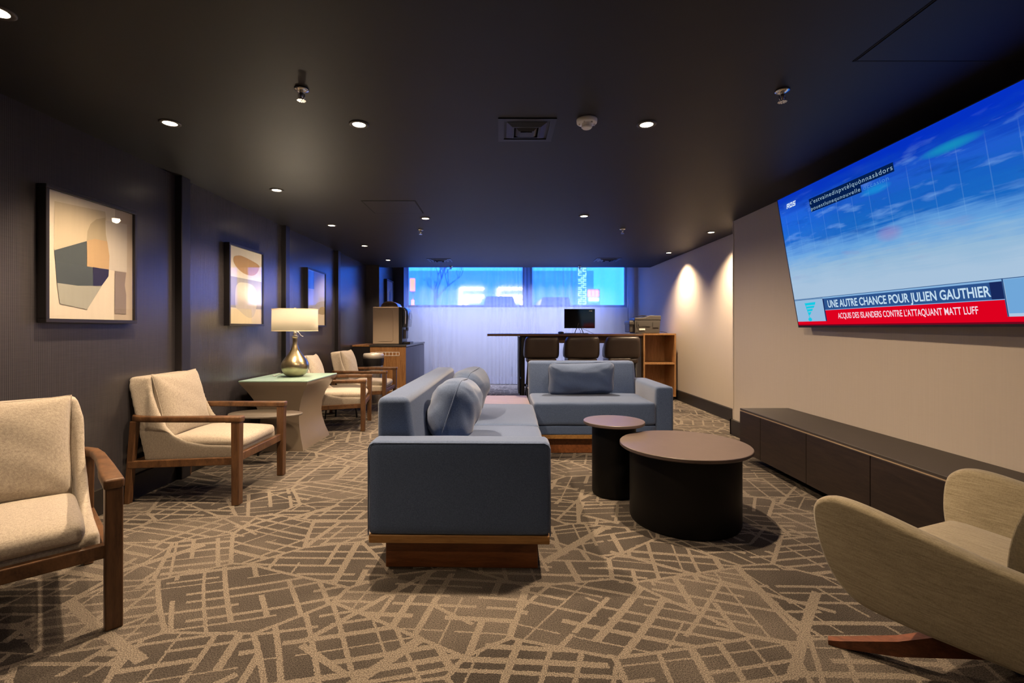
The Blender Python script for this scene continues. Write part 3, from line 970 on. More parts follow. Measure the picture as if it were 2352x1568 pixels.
# ------------------------------------------------------------------ media console
t = thing('media_console', 'long low dark wood console under the television', 'console', (2.19, 1.0, 0))
y0, y1 = 4.42 - 1.0, .35 - 1.0
bm = B(); box(bm, .012, XT - 2.19 - .008, y1, y0, .085, .452)
finish('carcass', bm, M['console'], t)
bm = B(); box(bm, 0, XT - 2.19 - .006, y1, y0 + .004, .455, .472, bevel=.002, seg=1)
finish('top', bm, M['console_top'], t)
M['gapline'] = plain('door_edge_banding', (.30, .22, .15, 1), .5)
ys = [4.42, 4.07, 3.46, 2.86, 2.26, 1.66, 1.06, .35]
for a, b in zip(ys, ys[1:]):
    bm = B(); box(bm, -.004, .012, b - 1 + .0028, a - 1 - .0028, .088, .445, bevel=.001, seg=1)
    finish('door', bm, M['console'], t)
bm = B(); box(bm, .010, .014, y1 + .01, y0 - .01, .087, .447)
finish('edge_banding', bm, M['gapline'], t)
bm = B(); box(bm, -.002, .004, y1, y0, .4475, .4545)
finish('finger_rail', bm, M['gapline'], t)
bm = B(); box(bm, .20, .40, y1 + .05, y0 - .03, 0, .085)
finish('plinth', bm, M['void'], t)

# ------------------------------------------------------------------ television
def lerp3(a, b, f):
    return tuple(x + (y - x) * f for x, y in zip(a[:3], b[:3])) + (1,)
TVW, TVH = 2.09, 1.087
ux = Vector((-.03498, -.99939, 0)); uy = Vector((-.1645, .00576, .98636)); un = Vector((-.98576, .0345, -.1646))
tv = thing('television', 'large wall television showing a hockey broadcast', 'television')
tv.matrix_world = Matrix(((ux.x, uy.x, un.x, 2.55), (ux.y, uy.y, un.y, 4.132), (ux.z, uy.z, un.z, 1.222), (0, 0, 0, 1)))
k = N('tv_picture')
tc = k.n('TexCoord').outputs['Object']
sp = k.n('SeparateXYZ', Vector=tc)
vv = k.math('DIVIDE', sp.outputs[1], TVH)
uu = sp.outputs[0]
streak = k.n('TexNoise', Vector=k.n('Mapping', Vector=tc, Scale=(1.4, 26, 1), Rotation=(0, 0, radians(2))).outputs[0], Scale=1.0, Detail=5.0, Roughness=.6).outputs[0]
blot = k.n('TexNoise', Vector=k.n('Mapping', Vector=tc, Scale=(5, 9, 1)).outputs[0], Scale=1.0, Detail=3.0).outputs[0]
fine = k.n('TexNoise', Vector=k.n('Mapping', Vector=tc, Scale=(3, 120, 1)).outputs[0], Scale=1.0, Detail=2.0).outputs[0]
h0 = k.math('ADD', vv, k.math('MULTIPLY', k.math('SUBTRACT', streak, .5), .16))
h0 = k.math('ADD', h0, k.math('MULTIPLY', k.math('SUBTRACT', blot, .5), .10))
h0 = k.math('ADD', h0, k.math('MULTIPLY', k.math('SUBTRACT', fine, .5), .05))
h0 = k.math('SUBTRACT', h0, k.math('MULTIPLY', k.math('SUBTRACT', uu, .6), -.03))
base = k.ramp(h0, [(.0, srgb(176, 200, 226)), (.30, srgb(168, 196, 222)), (.42, srgb(148, 186, 218)), (.52, srgb(104, 164, 222)), (.58, srgb(84, 146, 216)), (.63, srgb(24, 104, 196)), (.74, srgb(22, 96, 196)),
                   (.84, srgb(30, 92, 206)), (.93, srgb(10, 62, 190)), (1.0, srgb(2, 48, 196))])
# coloured smears in the stands
sm = k.n('TexNoise', Vector=k.n('Mapping', Vector=tc, Scale=(3.2, 16, 1), Location=(3, 1, 0)).outputs[0], Scale=1.0, Detail=4.0).outputs['Color']
smf = k.n('MapRange', Value=k.n('SeparateColor', Color=sm).outputs[0], i1=.56, i2=.72).outputs[0]
band = k.math('MULTIPLY', k.n('MapRange', Value=vv, i1=.52, i2=.66).outputs[0], k.n('MapRange', Value=vv, i1=.98, i2=.86).outputs[0])
col = k.mix(k.math('MULTIPLY', k.math('MULTIPLY', smf, band), .55), base, srgb(120, 170, 235))
smf2 = k.n('MapRange', Value=k.n('SeparateColor', Color=sm).outputs[1], i1=.58, i2=.74).outputs[0]
col = k.mix(k.math('MULTIPLY', k.math('MULTIPLY', smf2, band), .5), col, srgb(0, 50, 150))
# boards with faint markings
ice = k.math('MULTIPLY', k.n('MapRange', Value=vv, i1=.34, i2=.42).outputs[0], k.n('MapRange', Value=vv, i1=.56, i2=.5).outputs[0])
smf3 = k.n('MapRange', Value=k.n('SeparateColor', Color=sm).outputs[2], i1=.56, i2=.7).outputs[0]
col = k.mix(k.math('MULTIPLY', k.math('MULTIPLY', smf3, ice), .35), col, srgb(150, 140, 190))
# vertical glass joints
vj = k.math('LESS_THAN', k.math('ABSOLUTE', k.math('SUBTRACT', k.math('FRACT', k.math('DIVIDE', uu, .157)), .5)), .02)
vj = k.math('MULTIPLY', vj, k.math('MULTIPLY', k.n('MapRange', Value=vv, i1=.5, i2=.56).outputs[0], k.n('MapRange', Value=vv, i1=.88, i2=.8).outputs[0]))
col = k.mix(k.math('MULTIPLY', vj, .10), col, srgb(150, 200, 240))
# turquoise banner smear top right
def blob(cu, cv, ru, rv):
    du = k.math('DIVIDE', k.math('SUBTRACT', uu, cu), ru)
    dv = k.math('DIVIDE', k.math('SUBTRACT', vv, cv), rv)
    return k.n('MapRange', Value=k.math('ADD', k.math('MULTIPLY', du, du), k.math('MULTIPLY', dv, dv)), i1=1.0, i2=.0).outputs[0]
col = k.mix(k.math('MULTIPLY', blob(1.62, .865, .2, .03), .8), col, srgb(20, 150, 190))
col = k.mix(k.math('MULTIPLY', blob(1.08, .80, .14, .03), .7), col, srgb(20, 150, 220))
col = k.mix(k.math('MULTIPLY', blob(1.13, .53, .12, .05), .30), col, srgb(190, 120, 170))
em = k.n('Emission', Color=col, Strength=1.0)
gl = k.n('BsdfGlossy', Roughness=.12)
fr = k.n('Fresnel', IOR=1.35).outputs[0]
ms = k.n('MixShader', Fac=k.math('MULTIPLY', fr, .6)); k.set(ms, 1, em.outputs[0]); k.set(ms, 2, gl.outputs[0])
M['tv'] = k.done(ms)
bm = B(); box(bm, -.006, TVW + .006, -.012, TVH + .006, -.045, -.004, bevel=.003, seg=1)
finish('housing', bm, M['black'], tv)
bm = B()
for a, b, c, d in ((-.008, TVW + .008, -.014, .0), (-.008, TVW + .008, TVH, TVH + .005), (-.008, 0, 0, TVH), (TVW, TVW + .008, 0, TVH)):
    box(bm, a, b, c, d, -.004, .002)
finish('bezel', bm, M['black'], tv)
bm = B(); prism(bm, [(.25, -.04), (.75, -.04), (.75, -.2160), (.25, -.1325)], TVW / 2 - .25, TVW / 2 + .25, 'x')
finish('wall_bracket', bm, M['blackmetal'], tv)
bm = B(); bm.faces.new([bm.verts.new(p) for p in ((0, 0, 0), (TVW, 0, 0), (TVW, TVH, 0), (0, TVH, 0))])
scr = finish('screen', bm, M['tv'], tv)
# broadcast graphics drawn on the screen
def tvem(name, c, st=1.0):
    return emit('tv_' + name, c, st)
G = {'blue': tvem('blue', srgb(44, 82, 140)), 'bluedk': tvem('bluedk', srgb(24, 40, 92)), 'red': tvem('red', srgb(222, 0, 30)), 'reddk': tvem('reddk', srgb(110, 6, 30)), 'panel': tvem('panel', srgb(150, 186, 220)),
     'panel2': tvem('panel2', srgb(112, 166, 216)), 'line': tvem('line', srgb(52, 84, 132)), 'pale': tvem('pale', srgb(132, 178, 222)), 'white': tvem('white', srgb(196, 222, 240)), 'pink': tvem('pink', srgb(244, 214, 226)),
     'cyan': tvem('cyan', srgb(20, 200, 226)), 'capbg': tvem('capbg', srgb(4, 30, 78)), 'captx': tvem('captx', srgb(150, 182, 206)), 'capft': tvem('capft', srgb(70, 140, 214)), 'logo': tvem('logo', srgb(214, 232, 250))}
gm = list(G.values()); gi = {kk: i for i, kk in enumerate(G)}
bm = B()
def poly(pts, m, z):
    f = bm.faces.new([bm.verts.new((a, b, z)) for a, b in pts]); f.material_index = gi[m]
def rect(a, b, c, d, m, z):
    poly([(a, c), (b, c), (b, d), (a, d)], m, z)
rect(.0, TVW, .0, .032, 'reddk', .0005)
rect(.0, TVW, .010, .036, 'red', .0007)
rect(.0, TVW, .205, .226, 'pale', .0005)
rect(.0, TVW, .222, .2255, 'line', .0007)
rect(.0, .378, .215, .219, 'line', .0007)
rect(.006, .374, .036, .215, 'panel', .0007)
rect(.378, 1.775, .010, .124, 'red', .0006)
rect(.374, .388, .036, .212, 'bluedk', .0009)
rect(.386, 1.770, .122, .212, 'blue', .0008)
rect(1.705, 1.770, .122, .212, 'bluedk', .0009)
rect(.386, 1.770, .120, .124, 'pale', .0010)
rect(1.768, 1.776, .036, .226, 'line', .0010)
rect(1.778, TVW, .052, .218, 'panel2', .0009)
# caption backing boxes
rect(.415, 1.250, .930, .985, 'capbg', .0006)
rect(.420, .965, .884, .932, 'capbg', .0006)
# winged note emblem
poly([(.140, .188), (.282, .192), (.272, .170), (.150, .168)], 'cyan', .0010)
poly([(.146, .160), (.264, .164), (.250, .146), (.154, .143)], 'cyan', .0010)
poly([(.152, .136), (.236, .140), (.222, .121), (.158, .118)], 'cyan', .0010)
poly([(.160, .111), (.210, .114), (.186, .090), (.166, .086)], 'cyan', .0010)
poly([(.136, .19), (.146, .19), (.182, .062), (.174, .056)], 'cyan', .0011)
poly([(.176 + .025 * cos(q * pi / 8), .052 + .016 * sin(q * pi / 8)) for q in range(16)], 'cyan', .0010)
# sports channel mark: three slanted block letters
def sl(pts, ox):
    return [(ox + x + (y * .32), .985 + y) for x, y in pts]
u0, hh, s_ = .112, .038, .007
for pts in ([(0, 0), (.010, 0), (.010, hh), (0, hh)], [(.0, hh - .009), (.036, hh - .009), (.036, hh), (0, hh)], [(.026, .014), (.036, .014), (.036, hh), (.026, hh)], [(.012, .014), (.036, .014), (.036, .022), (.012, .022)], [(.018, .014), (.028, .014), (.040, 0), (.030, 0)]):
    poly(sl(pts, u0), 'logo', .001)
for pts in ([(0, 0), (.010, 0), (.010, hh), (0, hh)], [(0, hh - .009), (.036, hh - .009), (.036, hh), (0, hh)], [(.026, 0), (.036, 0), (.036, hh), (.026, hh)], [(0, 0), (.036, 0), (.036, .009), (0, .009)]):
    poly(sl(pts, u0 + .044), 'logo', .001)
for pts in ([(0, hh - .009), (.038, hh - .009), (.038, hh), (0, hh)], [(0, .015), (.010, .015), (.010, hh), (0, hh)], [(0, .015), (.036, .015), (.036, .023), (0, .023)], [(.026, 0), (.036, 0), (.036, .02), (.026, .02)], [(-.002, 0), (.036, 0), (.036, .009), (-.002, .009)]):
    poly(sl(pts, u0 + .088), 'logo', .001)
finish('broadcast_graphic', bm, gm, scr)

def screen_text(txt, u, v, height, width, mat, name, z=.0014, bold=.0, spacing=1.0, shear=0.0):
    cu = bpy.data.curves.new(name, 'FONT')
    cu.body = txt
    cu.size = 1.0
    cu.offset = bold
    cu.space_character = spacing
    cu.fill_mode = 'BOTH'
    ob = link(bpy.data.objects.new(name, cu))
    bpy.context.view_layer.update()
    dg = bpy.context.evaluated_depsgraph_get()
    me = bpy.data.meshes.new_from_object(ob.evaluated_get(dg))
    bpy.data.objects.remove(ob)
    bpy.data.curves.remove(cu)
    xs = [p.co.x for p in me.vertices]
    cap = .70
    kx = width / (max(xs) - min(xs))
    ky = height / cap
    x0 = min(xs)
    for p in me.vertices:
        p.co = Vector((u + (p.co.x - x0) * kx, v + p.co.y * ky, z))
    me.materials.clear()
    me.materials.append(mat)
    o = link(bpy.data.objects.new(name, me))
    o.parent = scr
    return o
screen_text('UNE AUTRE CHANCE POUR JULIEN GAUTHIER', .430, .141, .054, 1.275, G['white'], 'headline_lettering', bold=.020)
screen_text("ACQUIS DES ISLANDERS CONTRE L'ATTAQUANT MATT LUFF", .524, .054, .041, 1.10, G['pink'], 'subtitle_lettering', bold=.013)
screen_text('c\u2019estvainedispvt\u00e8lqu\u00f2nnas\u00e0dors', .423, .943, .030, .818, G['captx'], 'caption_lettering', spacing=1.15)
screen_text('pouestlunequnouvelle', .426, .895, .026, .530, G['captx'], 'caption_lettering', spacing=1.15)
screen_text('occasion', .985, .893, .026, .215, G['capft'], 'caption_lettering', spacing=1.15)

# ------------------------------------------------------------------ bar table, shelf unit, stools
TY, TD = 8.06, .74
t = thing('bar_table', 'long dark counter-height bar table before the curtain', 'table', (0, TY, 0))
bm = B(); box(bm, -.225, 2.376, 0, TD, 1.072, 1.108, bevel=.003, seg=1)
finish('top', bm, M['tablewood'], t)
bm = B(); box(bm, .36, 2.37, .16, .19, .95, 1.072)
finish('apron', bm, M['tablewood'], t)
for yy in (.05, TD - .11):
    bm = B(); box(bm, .345, .405, yy, yy + .06, 0, 1.072, bevel=.003, seg=1)
    finish('leg', bm, M['blackmetal'], t)
bm = B(); box(bm, .300, .322, .10, TD - .1, .10, 1.06)
box(bm, .322, .36, .2, TD - .2, .3, .34)
finish('end_panel', bm, M['black'], t)
bm = B(); box(bm, 2.26, 2.374, .08, TD - .03, 0, 1.072)
finish('side_panel', bm, M['grey_lam'], t)
bm = B(); box(bm, .405, 2.26, TD - .1, TD - .06, .16, .20)
finish('stretcher', bm, M['blackmetal'], t)

t = thing('shelf_unit', 'open oak shelf unit at the end of the bar table', 'shelf', (2.38, TY - .002, 0))
W, D_ = .545, .50
for a, b, nm in ((0, .026, 'side_panel'), (W - .026, W, 'side_panel')):
    bm = B(); box(bm, a, b, 0, D_, .06, 1.115, bevel=.002, seg=1)
    finish(nm, bm, M['shelfwood'], t)
for z0, z1, nm in ((1.089, 1.115, 'top'), (.60, .626, 'shelf'), (.06, .086, 'bottom')):
    bm = B(); box(bm, .026, W - .026, .002, D_, z0, z1)
    finish(nm, bm, M['shelfwood'], t)
bm = B(); box(bm, .026, W - .026, D_ - .012, D_, .086, 1.089)
finish('back_panel', bm, M['shelfwood'], t)
bm = B(); box(bm, .04, W - .04, .05, D_ - .02, 0, .06)
finish('plinth', bm, M['void'], t)

def make_stool(x, label):
    t = thing('bar_stool', label, 'bar stool', (x, 7.86, 0), 0, 'brown leather bar stools')
    bm = B(); softbox(bm, (0, .02, .685), (.47, .46, .09), .035, (0, 0, .012), 10)
    finish('seat', bm, M['leather'], t, smooth=True)
    # wrap-around back: opens towards +Y
    def pos(u, v, off):
        a = pi * (1.5 + (u - .5) * 1.10)
        sq = 1.0 / max(abs(cos(a)) ** 4 + abs(sin(a)) ** 4, 1e-6) ** .25
        top = 1.068 - .16 * max(0, abs(u - .5) * 2 - .52) ** 1.3 / .48 ** 1.3
        lo_ = .725
        z = lo_ + (top - lo_) * v
        rx = .262 + .010 * v + off
        ry = .225 + .055 * v + off
        return Vector((rx * sq * cos(a) * (1 - .05 * v * v), ry * sq * sin(a), z))
    bm = B()
    nu, nv = 44, 12
    def ring(u):
        pts = []
        for j in range(nv + 1):
            v = j / nv
            pts.append(pos(u, v, .022 * (1 - abs(2 * v - 1) ** 6)))
        for j in range(nv + 1):
            v = 1 - j / nv
            pts.append(pos(u, v, -.022 * (1 - abs(2 * v - 1) ** 6)))
        return pts
    R = []
    for i in range(nu + 1):
        R.append([bm.verts.new(p) for p in ring(i / nu)])
    m = len(R[0])
    for i in range(nu):
        for j in range(m):
            bm.faces.new((R[i][j], R[i + 1][j], R[i + 1][(j + 1) % m], R[i][(j + 1) % m]))
    bm.faces.new(R[0][::-1]); bm.faces.new(R[-1])
    bmesh.ops.remove_doubles(bm, verts=bm.verts[:], dist=.0005)
    finish('backrest', bm, M['leather'], t, smooth=True)
    for sx, sy in ((-1, -1), (1, -1), (1, 1), (-1, 1)):
        bm = B(); tube(bm, [(sx * .19, sy * .18 + .01, .65), (sx * .245, sy * .235 + .01, 0)], .017, 10, r1=.012)
        finish('leg', bm, M['blackmetal'], t, smooth=True)
    bm = B()
    q = .228
    tube(bm, [(-q, -q + .015, .26), (q, -q + .015, .26), (q, q, .26), (-q, q, .26), (-q, -q + .015, .26)], .009, 8)
    finish('footrest', bm, M['steel'], t)
    return t
s0 = make_stool(.655, 'brown leather bar stool closest to the bar table leg')
dup(s0, (1.30, 7.86, 0), 0, 'brown leather bar stool in the middle of the three')
dup(s0, (1.945, 7.86, 0), 0, 'brown leather bar stool beside the oak shelf unit')

# monitor on the bar table
t = thing('monitor', 'black computer monitor on the bar table', 'monitor', (1.37, TY + .33, 1.108))
bm = B(); box(bm, -.265, .265, -.012, .02, .095, .43, bevel=.004)
finish('housing', bm, M['black'], t)
bm = B(); box(bm, -.259, .259, -.0135, -.0115, .101, .424)
finish('screen', bm, M['gloss'], t)
bm = B(); box(bm, .16, .20, -.0145, -.0133, .39, .40); box(bm, .203, .215, -.0145, -.0133, .385, .405)
finish('logo', bm, M['white'], t)
bm = B(); tube(bm, [(-.02, -.02, .19), (-.10, -.10, .012)], .006, 8); tube(bm, [(-.02, -.02, .19), (.08, .08, .012)], .006, 8)
finish('stand', bm, M['blackmetal'], t)
bm = B(); box(bm, -.28, .13, -.14, .10, 0, .012, bevel=.004)
finish('base', bm, M['black'], t)
bm = B(); tube(bm, spline([(.03, -.02, .12), (.06, -.03, .08), (.14, -.02, .05), (.24, .02, .004)], 5), .003, 6); tube(bm, spline([(-.01, -.02, .12), (-.01, -.03, .08), (.01, -.03, .05), (.01, -.02, .012)], 4), .004, 6)
finish('cable', bm, M['black'], t)
bm = B(); softbox(bm, (0, 0, .018), (.065, .11, .036), .018, (0, 0, .004), 6)
o = finish('computer_mouse', bm, M['black'], None, smooth=True); o.location = (1.03, TY + .2, 1.108); o.rotation_euler = (0, 0, .5)
tag(o, 'small black computer mouse beside the monitor base', 'computer mouse')

t = thing('printer', 'dark multifunction printer at the end of the bar table', 'printer', (2.46, TY + .24, 1.1155))
bm = B(); prism(bm, [(-.20, 0), (.215, 0), (.235, .23), (-.205, .22)], -.16, .18, 'y', bevel=.008)
finish('body', bm, M['printer2'], t)
bm = B(); box(bm, -.15, .06, -.168, -.155, .12, .155); box(bm, -.165, -.14, -.168, -.155, .10, .2); box(bm, .10, .20, -.168, -.155, .10, .19); box(bm, -.17, .19, -.168, -.158, .008, .03)
finish('rear_cover', bm, M['printer'], t)
bm = B(); box(bm, -.13, -.03, -.170, -.166, .055, .085)
finish('sticker', bm, M['white'], t)
bm = B(); box(bm, -.285, -.20, -.13, .17, .02, .215, bevel=.01); box(bm, -.29, -.20, -.15, .18, .15, .20, bevel=.006)
finish('control_panel', bm, M['printer'], t)
bm = B(); prism(bm, [(-.21, .225), (.24, .225), (.24, .30), (.06, .305), (-.02, .27), (-.20, .262)], -.165, .19, 'y', bevel=.008)
finish('document_feeder', bm, M['printer'], t)
bm = B(); prism(bm, [(-.20, .285), (-.02, .29), (.03, .308), (-.06, .308)], -.10, .16, 'y')
finish('paper_tray', bm, M['black'], t)
bm = B(); tube(bm, spline([(.20, -.15, .03), (.26, -.12, .03), (.33, -.1, .02), (.37, -.1, .004)], 5), .004, 6)
finish('cable', bm, M['black'], t)

# ------------------------------------------------------------------ coffee counter
t = thing('coffee_counter', 'walnut-ended coffee counter under the coffee machine', 'cabinet', (-2.216, 8.2, 0))
CW, CL = .606, 1.98
bm = B(); box(bm, .018, CW - .02, .018, CL, .08, .888)
finish('carcass', bm, M['grey_lam'], t)
bm = B(); box(bm, 0, CW, 0, .018, .0, .888)
ep = finish('end_panel', bm, M['cabwood'], t)
for z0, z1 in ((.735, .80), (.14, .19)):
    bm = B()
    gx0, gx1 = .09, .50
    for a, b, c, d in ((gx0, gx1, z0, z0 + .008), (gx0, gx1, z1 - .008, z1), (gx0, gx0 + .008, z0, z1), (gx1 - .008, gx1, z0, z1)):
        box(bm, a, b, -.005, 0, c, d)
    for q in range(1, 7):
        xx = gx0 + (gx1 - gx0) * q / 7
        box(bm, xx - .004, xx + .004, -.004, 0, z0, z1)
    gr = finish('vent_grille', bm, M['white'], ep)
bm = B(); box(bm, -.01, CW + .012, -.012, CL, .888, .919, bevel=.003, seg=1)
finish('worktop', bm, M['stone'], t)
for a, b in ((.02, .66), (.664, 1.32), (1.324, 1.97)):
    bm = B(); box(bm, CW - .02, CW, a, b, .09, .875, bevel=.0015, seg=1)
    finish('door', bm, M['grey_lam'], t)
bm = B(); box(bm, .03, CW - .06, .03, CL, 0, .08)
finish('plinth', bm, M['void'], t)
t = thing('side_cabinet', 'narrow dark cabinet between the coffee counter and the dark wall', 'cabinet', (-2.45, 8.35, 0))
bm = B(); box(bm, -.11, .218, 0, .86, .03, .885)
finish('body', bm, M['trim_dark'], t)
bm = B(); box(bm, -.115, .22, -.01, .865, .885, .912, bevel=.002, seg=1)
finish('top', bm, M['cabwood'], t)

t = thing('coffee_machine', 'bronze-sided automatic coffee machine on the coffee counter', 'coffee machine', (-2.236, 8.45, .919))
bm = B(); box(bm, 0, .455, 0, .44, .01, .655, bevel=.008)
finish('cabinet_body', bm, M['bronze_panel'], t)
bm = B()
pth = [(.06, .045), (.06, .60)]
rp_ = [(.10, .055), (.335, .055), (.355, .075), (.355, .585), (.335, .605), (.08, .605)]
tube(bm, [(a, -.001, b) for a, b in rp_], .005, 6)
tube(bm, [(.42, -.003, .44), (.42, .004, .44)], .009, 10)
finish('side_moulding', bm, plain('bronze_edge', (.55, .44, .32, 1), .35, metal=.4), t)
bm = B(); prism(bm, [(.455, .01), (.515, .01), (.515, .06), (.515, .62), (.50, .655), (.455, .655)], 0.0, .44, 'y', bevel=.004)
finish('front', bm, M['black'], t)
bm = B(); prism(bm, [(.515, .30), (.60, .31), (.615, .50), (.60, .60), (.555, .65), (.50, .66), (.515, .60)], .03, .41, 'y', bevel=.012, seg=3)
finish('door', bm, plain('machine_front', (.03, .04, .06, 1), .15, spec=.6), t, auto=40)
bm = B(); tube(bm, spline([(.525, .02, .64), (.56, .02, .60), (.565, .02, .48), (.56, .02, .34)], 5), .016, 10)
finish('handle', bm, M['chrome'], t, smooth=True)
bm = B(); box(bm, .606, .618, .12, .30, .44, .55)
finish('display', bm, plain('display_glass', (.30, .36, .42, 1), .1), t)
bm = B(); box(bm, .515, .56, .12, .30, .10, .26); box(bm, .545, .58, .16, .26, .24, .30)
finish('dispenser', bm, M['grey_lam'], t)
bm = B(); box(bm, .50, .64, .06, .38, 0, .045, bevel=.004)
finish('drip_tray', bm, M['black'], t)
bm = B()
hp = [(.13, 0)] + [(.28 - .15 * cos(q * pi / 12), .105 * sin(q * pi / 12)) for q in range(1, 12)] + [(.43, 0)]
prism(bm, [(a, .655 + b) for a, b in hp], .04, .40, 'y', bevel=.006)
finish('bean_hopper', bm, M['smoke'], t, auto=40)

t = thing('trash_can', 'round steel trash can with a domed lid beside the coffee counter', 'trash can', (-2.06, 7.83, 0))
bm = B(); lathe(bm, [(.150, 0), (.152, .01), (.152, .60)], 48)
finish('body', bm, M['steel'], t, auto=40)
bm = B(); lathe(bm, [(.155, .60), (.158, .605), (.168, .69), (.168, .715), (.155, .72)], 48)
finish('collar', bm, M['black'], t, auto=40)
bm = B(); lathe(bm, [(.166, .72), (.164, .775), (.150, .797), (.06, .805), (.03, .812), (.0001, .814)], 48)
finish('lid', bm, M['lid'], t, smooth=True)

# ------------------------------------------------------------------ olive lounge chair (foreground)
LF = Vector((-.38, .92, 0)).normalized()
lt = thing('lounge_chair', 'olive tweed lounge chair with sweeping arms and a splayed wood base', 'armchair', (1.69, 1.575, 0), math.atan2(LF.y, LF.x))
def arm_outline():
    # (u,z) loop, starts low front, anticlockwise
    key = [(.27, .243), (.345, .30), (.383, .40), (.396, .50), (.388, .562), (.345, .597), (.28, .604), (.18, .592), (.05, .568), (-.12, .538), (-.30, .52), (-.46, .52), (-.52, .46), (-.49, .36), (-.38, .29), (-.2, .262), (0, .25), (.15, .240)]
    P = [(a, b, 0) for a, b in key]
    P = P[-1:] + P + P[:2]
    s = spline(P, 5)[5:-6]
    return [(v.x, v.y) for v in s]
AO = arm_outline()
for s in (1, -1):
    bm = B()
    n = len(AO)
    cx_ = sum(p[0] for p in AO) / n; cz_ = sum(p[1] for p in AO) / n
    def place(u, z, off):
        flare = (.345 + .06 * (z - .25) / .35 if s > 0 else .372 + .10 * (z - .25) / .35) - (.16 if s > 0 else .31) * max(0, (.1 - u)) ** 1.5
        return Vector((u, s * (flare + off), z))
    layers = [(.90, .034), (.97, .030), (1.0, .018), (1.012, 0), (1.0, -.018), (.97, -.030), (.90, -.034)]
    rings = []
    for sc_, off in layers:
        rings.append([bm.verts.new(place(cx_ + (u - cx_) * (1 - (1 - sc_) * .35), cz_ + (z - cz_) * sc_, off)) for u, z in AO])
    for a, b in zip(rings, rings[1:]):
        for i in range(n):
            bm.faces.new((a[i], a[(i + 1) % n], b[(i + 1) % n], b[i]))
    for rg, off in ((rings[0], .036), (rings[-1], -.036)):
        prev = rg
        for sc_ in (.6, .3):
            cur = [bm.verts.new(place(cx_ + (u - cx_) * sc_, cz_ + (z - cz_) * sc_, off)) for u, z in AO]
            for i in range(n):
                bm.faces.new((prev[i], prev[(i + 1) % n], cur[(i + 1) % n], cur[i]))
            prev = cur
        c = bm.verts.new(place(cx_, cz_, off))
        for i in range(n):
            bm.faces.new((prev[i], prev[(i + 1) % n], c))
    finish('armrest', bm, M['olive'], lt, smooth=True)
bm = B(); softbox(bm, (-.06, 0, .335), (.78, .64, .15), .05, (.01, 0, .02), 12)
for v in bm.verts:
    v.co.z += .06 * v.co.x
finish('seat', bm, M['olive'], lt, smooth=True)
bm = B()
def backpt(u, v, off):
    a = (u - .5) * 2
    z = .38 + .60 * v
    hw = .235 + .105 * sin(pi * min(1, v * 1.02) ** .9) - .10 * v ** 6
    y = a * hw
    x = -.40 - .16 * v + .39 * abs(a) ** 2.2 * (.85 + .15 * v) * (1 - .75 * v ** 5) + off
    return Vector((x, y, z))
NU, NV = 30, 18
FR = [[bm.verts.new(backpt(i / NU, j / NV, .045 * max(0, 1 - abs(2 * i / NU - 1) ** 6) * max(0, 1 - abs(2 * j / NV - 1) ** 6) + .0)) for j in range(NV + 1)] for i in range(NU + 1)]
BKk = [[FR[i][j] if i in (0, NU) or j in (0, NV) else bm.verts.new(backpt(i / NU, j / NV, -.05 * max(0, 1 - abs(2 * i / NU - 1) ** 6) * max(0, 1 - abs(2 * j / NV - 1) ** 6))) for j in range(NV + 1)] for i in range(NU + 1)]
for i in range(NU):
    for j in range(NV):
        bm.faces.new((FR[i][j], FR[i + 1][j], FR[i + 1][j + 1], FR[i][j + 1]))
        bm.faces.new((BKk[i][j], BKk[i][j + 1], BKk[i + 1][j + 1], BKk[i + 1][j]))
finish('backrest', bm, M['olive_dark'], lt, smooth=True)
M['lounge_leg'] = wood('cherry_leg', (.075, .022, .009, 1), (.20, .066, .028, 1), (.4, 3, 3), 14)
for q, (lx, ly) in enumerate(((.42, .30), (.42, -.30), (-.40, .27), (-.40, -.27))):
    bm = B()
    d = Vector((lx, ly, 0)); ln = d.length; d.normalize(); sd = Vector((-d.y, d.x, 0))
    stn = [(ln, .0, .016, .016), (ln * .93, .0, .026, .018), (ln * .6, .03, .085, .022), (ln * .25, .09, .175, .025), (0, .13, .24, .026)]
    R = []
    for r, zb, ztp, hw in stn:
        R.append([bm.verts.new(d * r + sd * a + Vector((0, 0, z))) for a, z in ((-hw, zb), (hw, zb), (hw, ztp), (-hw, ztp))])
    for a, b in zip(R, R[1:]):
        for i in range(4):
            bm.faces.new((a[i], a[(i + 1) % 4], b[(i + 1) % 4], b[i]))
    bm.faces.new(R[0]); bm.faces.new(R[-1])
    finish('leg', bm, M['lounge_leg'], lt)
bm = B(); lathe(bm, [(.07, .12), (.09, .14), (.12, .26)], 24)
finish('base_hub', bm, M['lounge_leg'], lt, smooth=True)

# ------------------------------------------------------------------ sheer curtain
k = N('sheer_voile')
tr = k.n('BsdfTransparent', Color=(1, 1, 1, 1))
tl = k.n('BsdfTranslucent', Color=(.85, .86, .92, 1)); df = k.n('BsdfDiffuse', Color=(.72, .72, .80, 1))
m1 = k.n('MixShader', Fac=.5); k.set(m1, 1, df.outputs[0]); k.set(m1, 2, tl.outputs[0])
lw = k.n('LayerWeight', Blend=.5).outputs['Facing']
op = k.n('MapRange', Value=lw, i1=.0, i2=.9, i3=.34, i4=.80).outputs[0]
m2 = k.n('MixShader', Fac=op); k.set(m2, 1, tr.outputs[0]); k.set(m2, 2, m1.outputs[0])
M['voile'] = k.done(m2)
cur = thing('sheer_curtain', 'full-width sheer white curtain over the street-level windows', 'curtain', (.40, 10.30, 0))
rnd = random.Random(3)
fold = []
x = -2.46
ph = 0.0
nx = 620
amp = [rnd.uniform(.6, 1.25) for _ in range(80)]
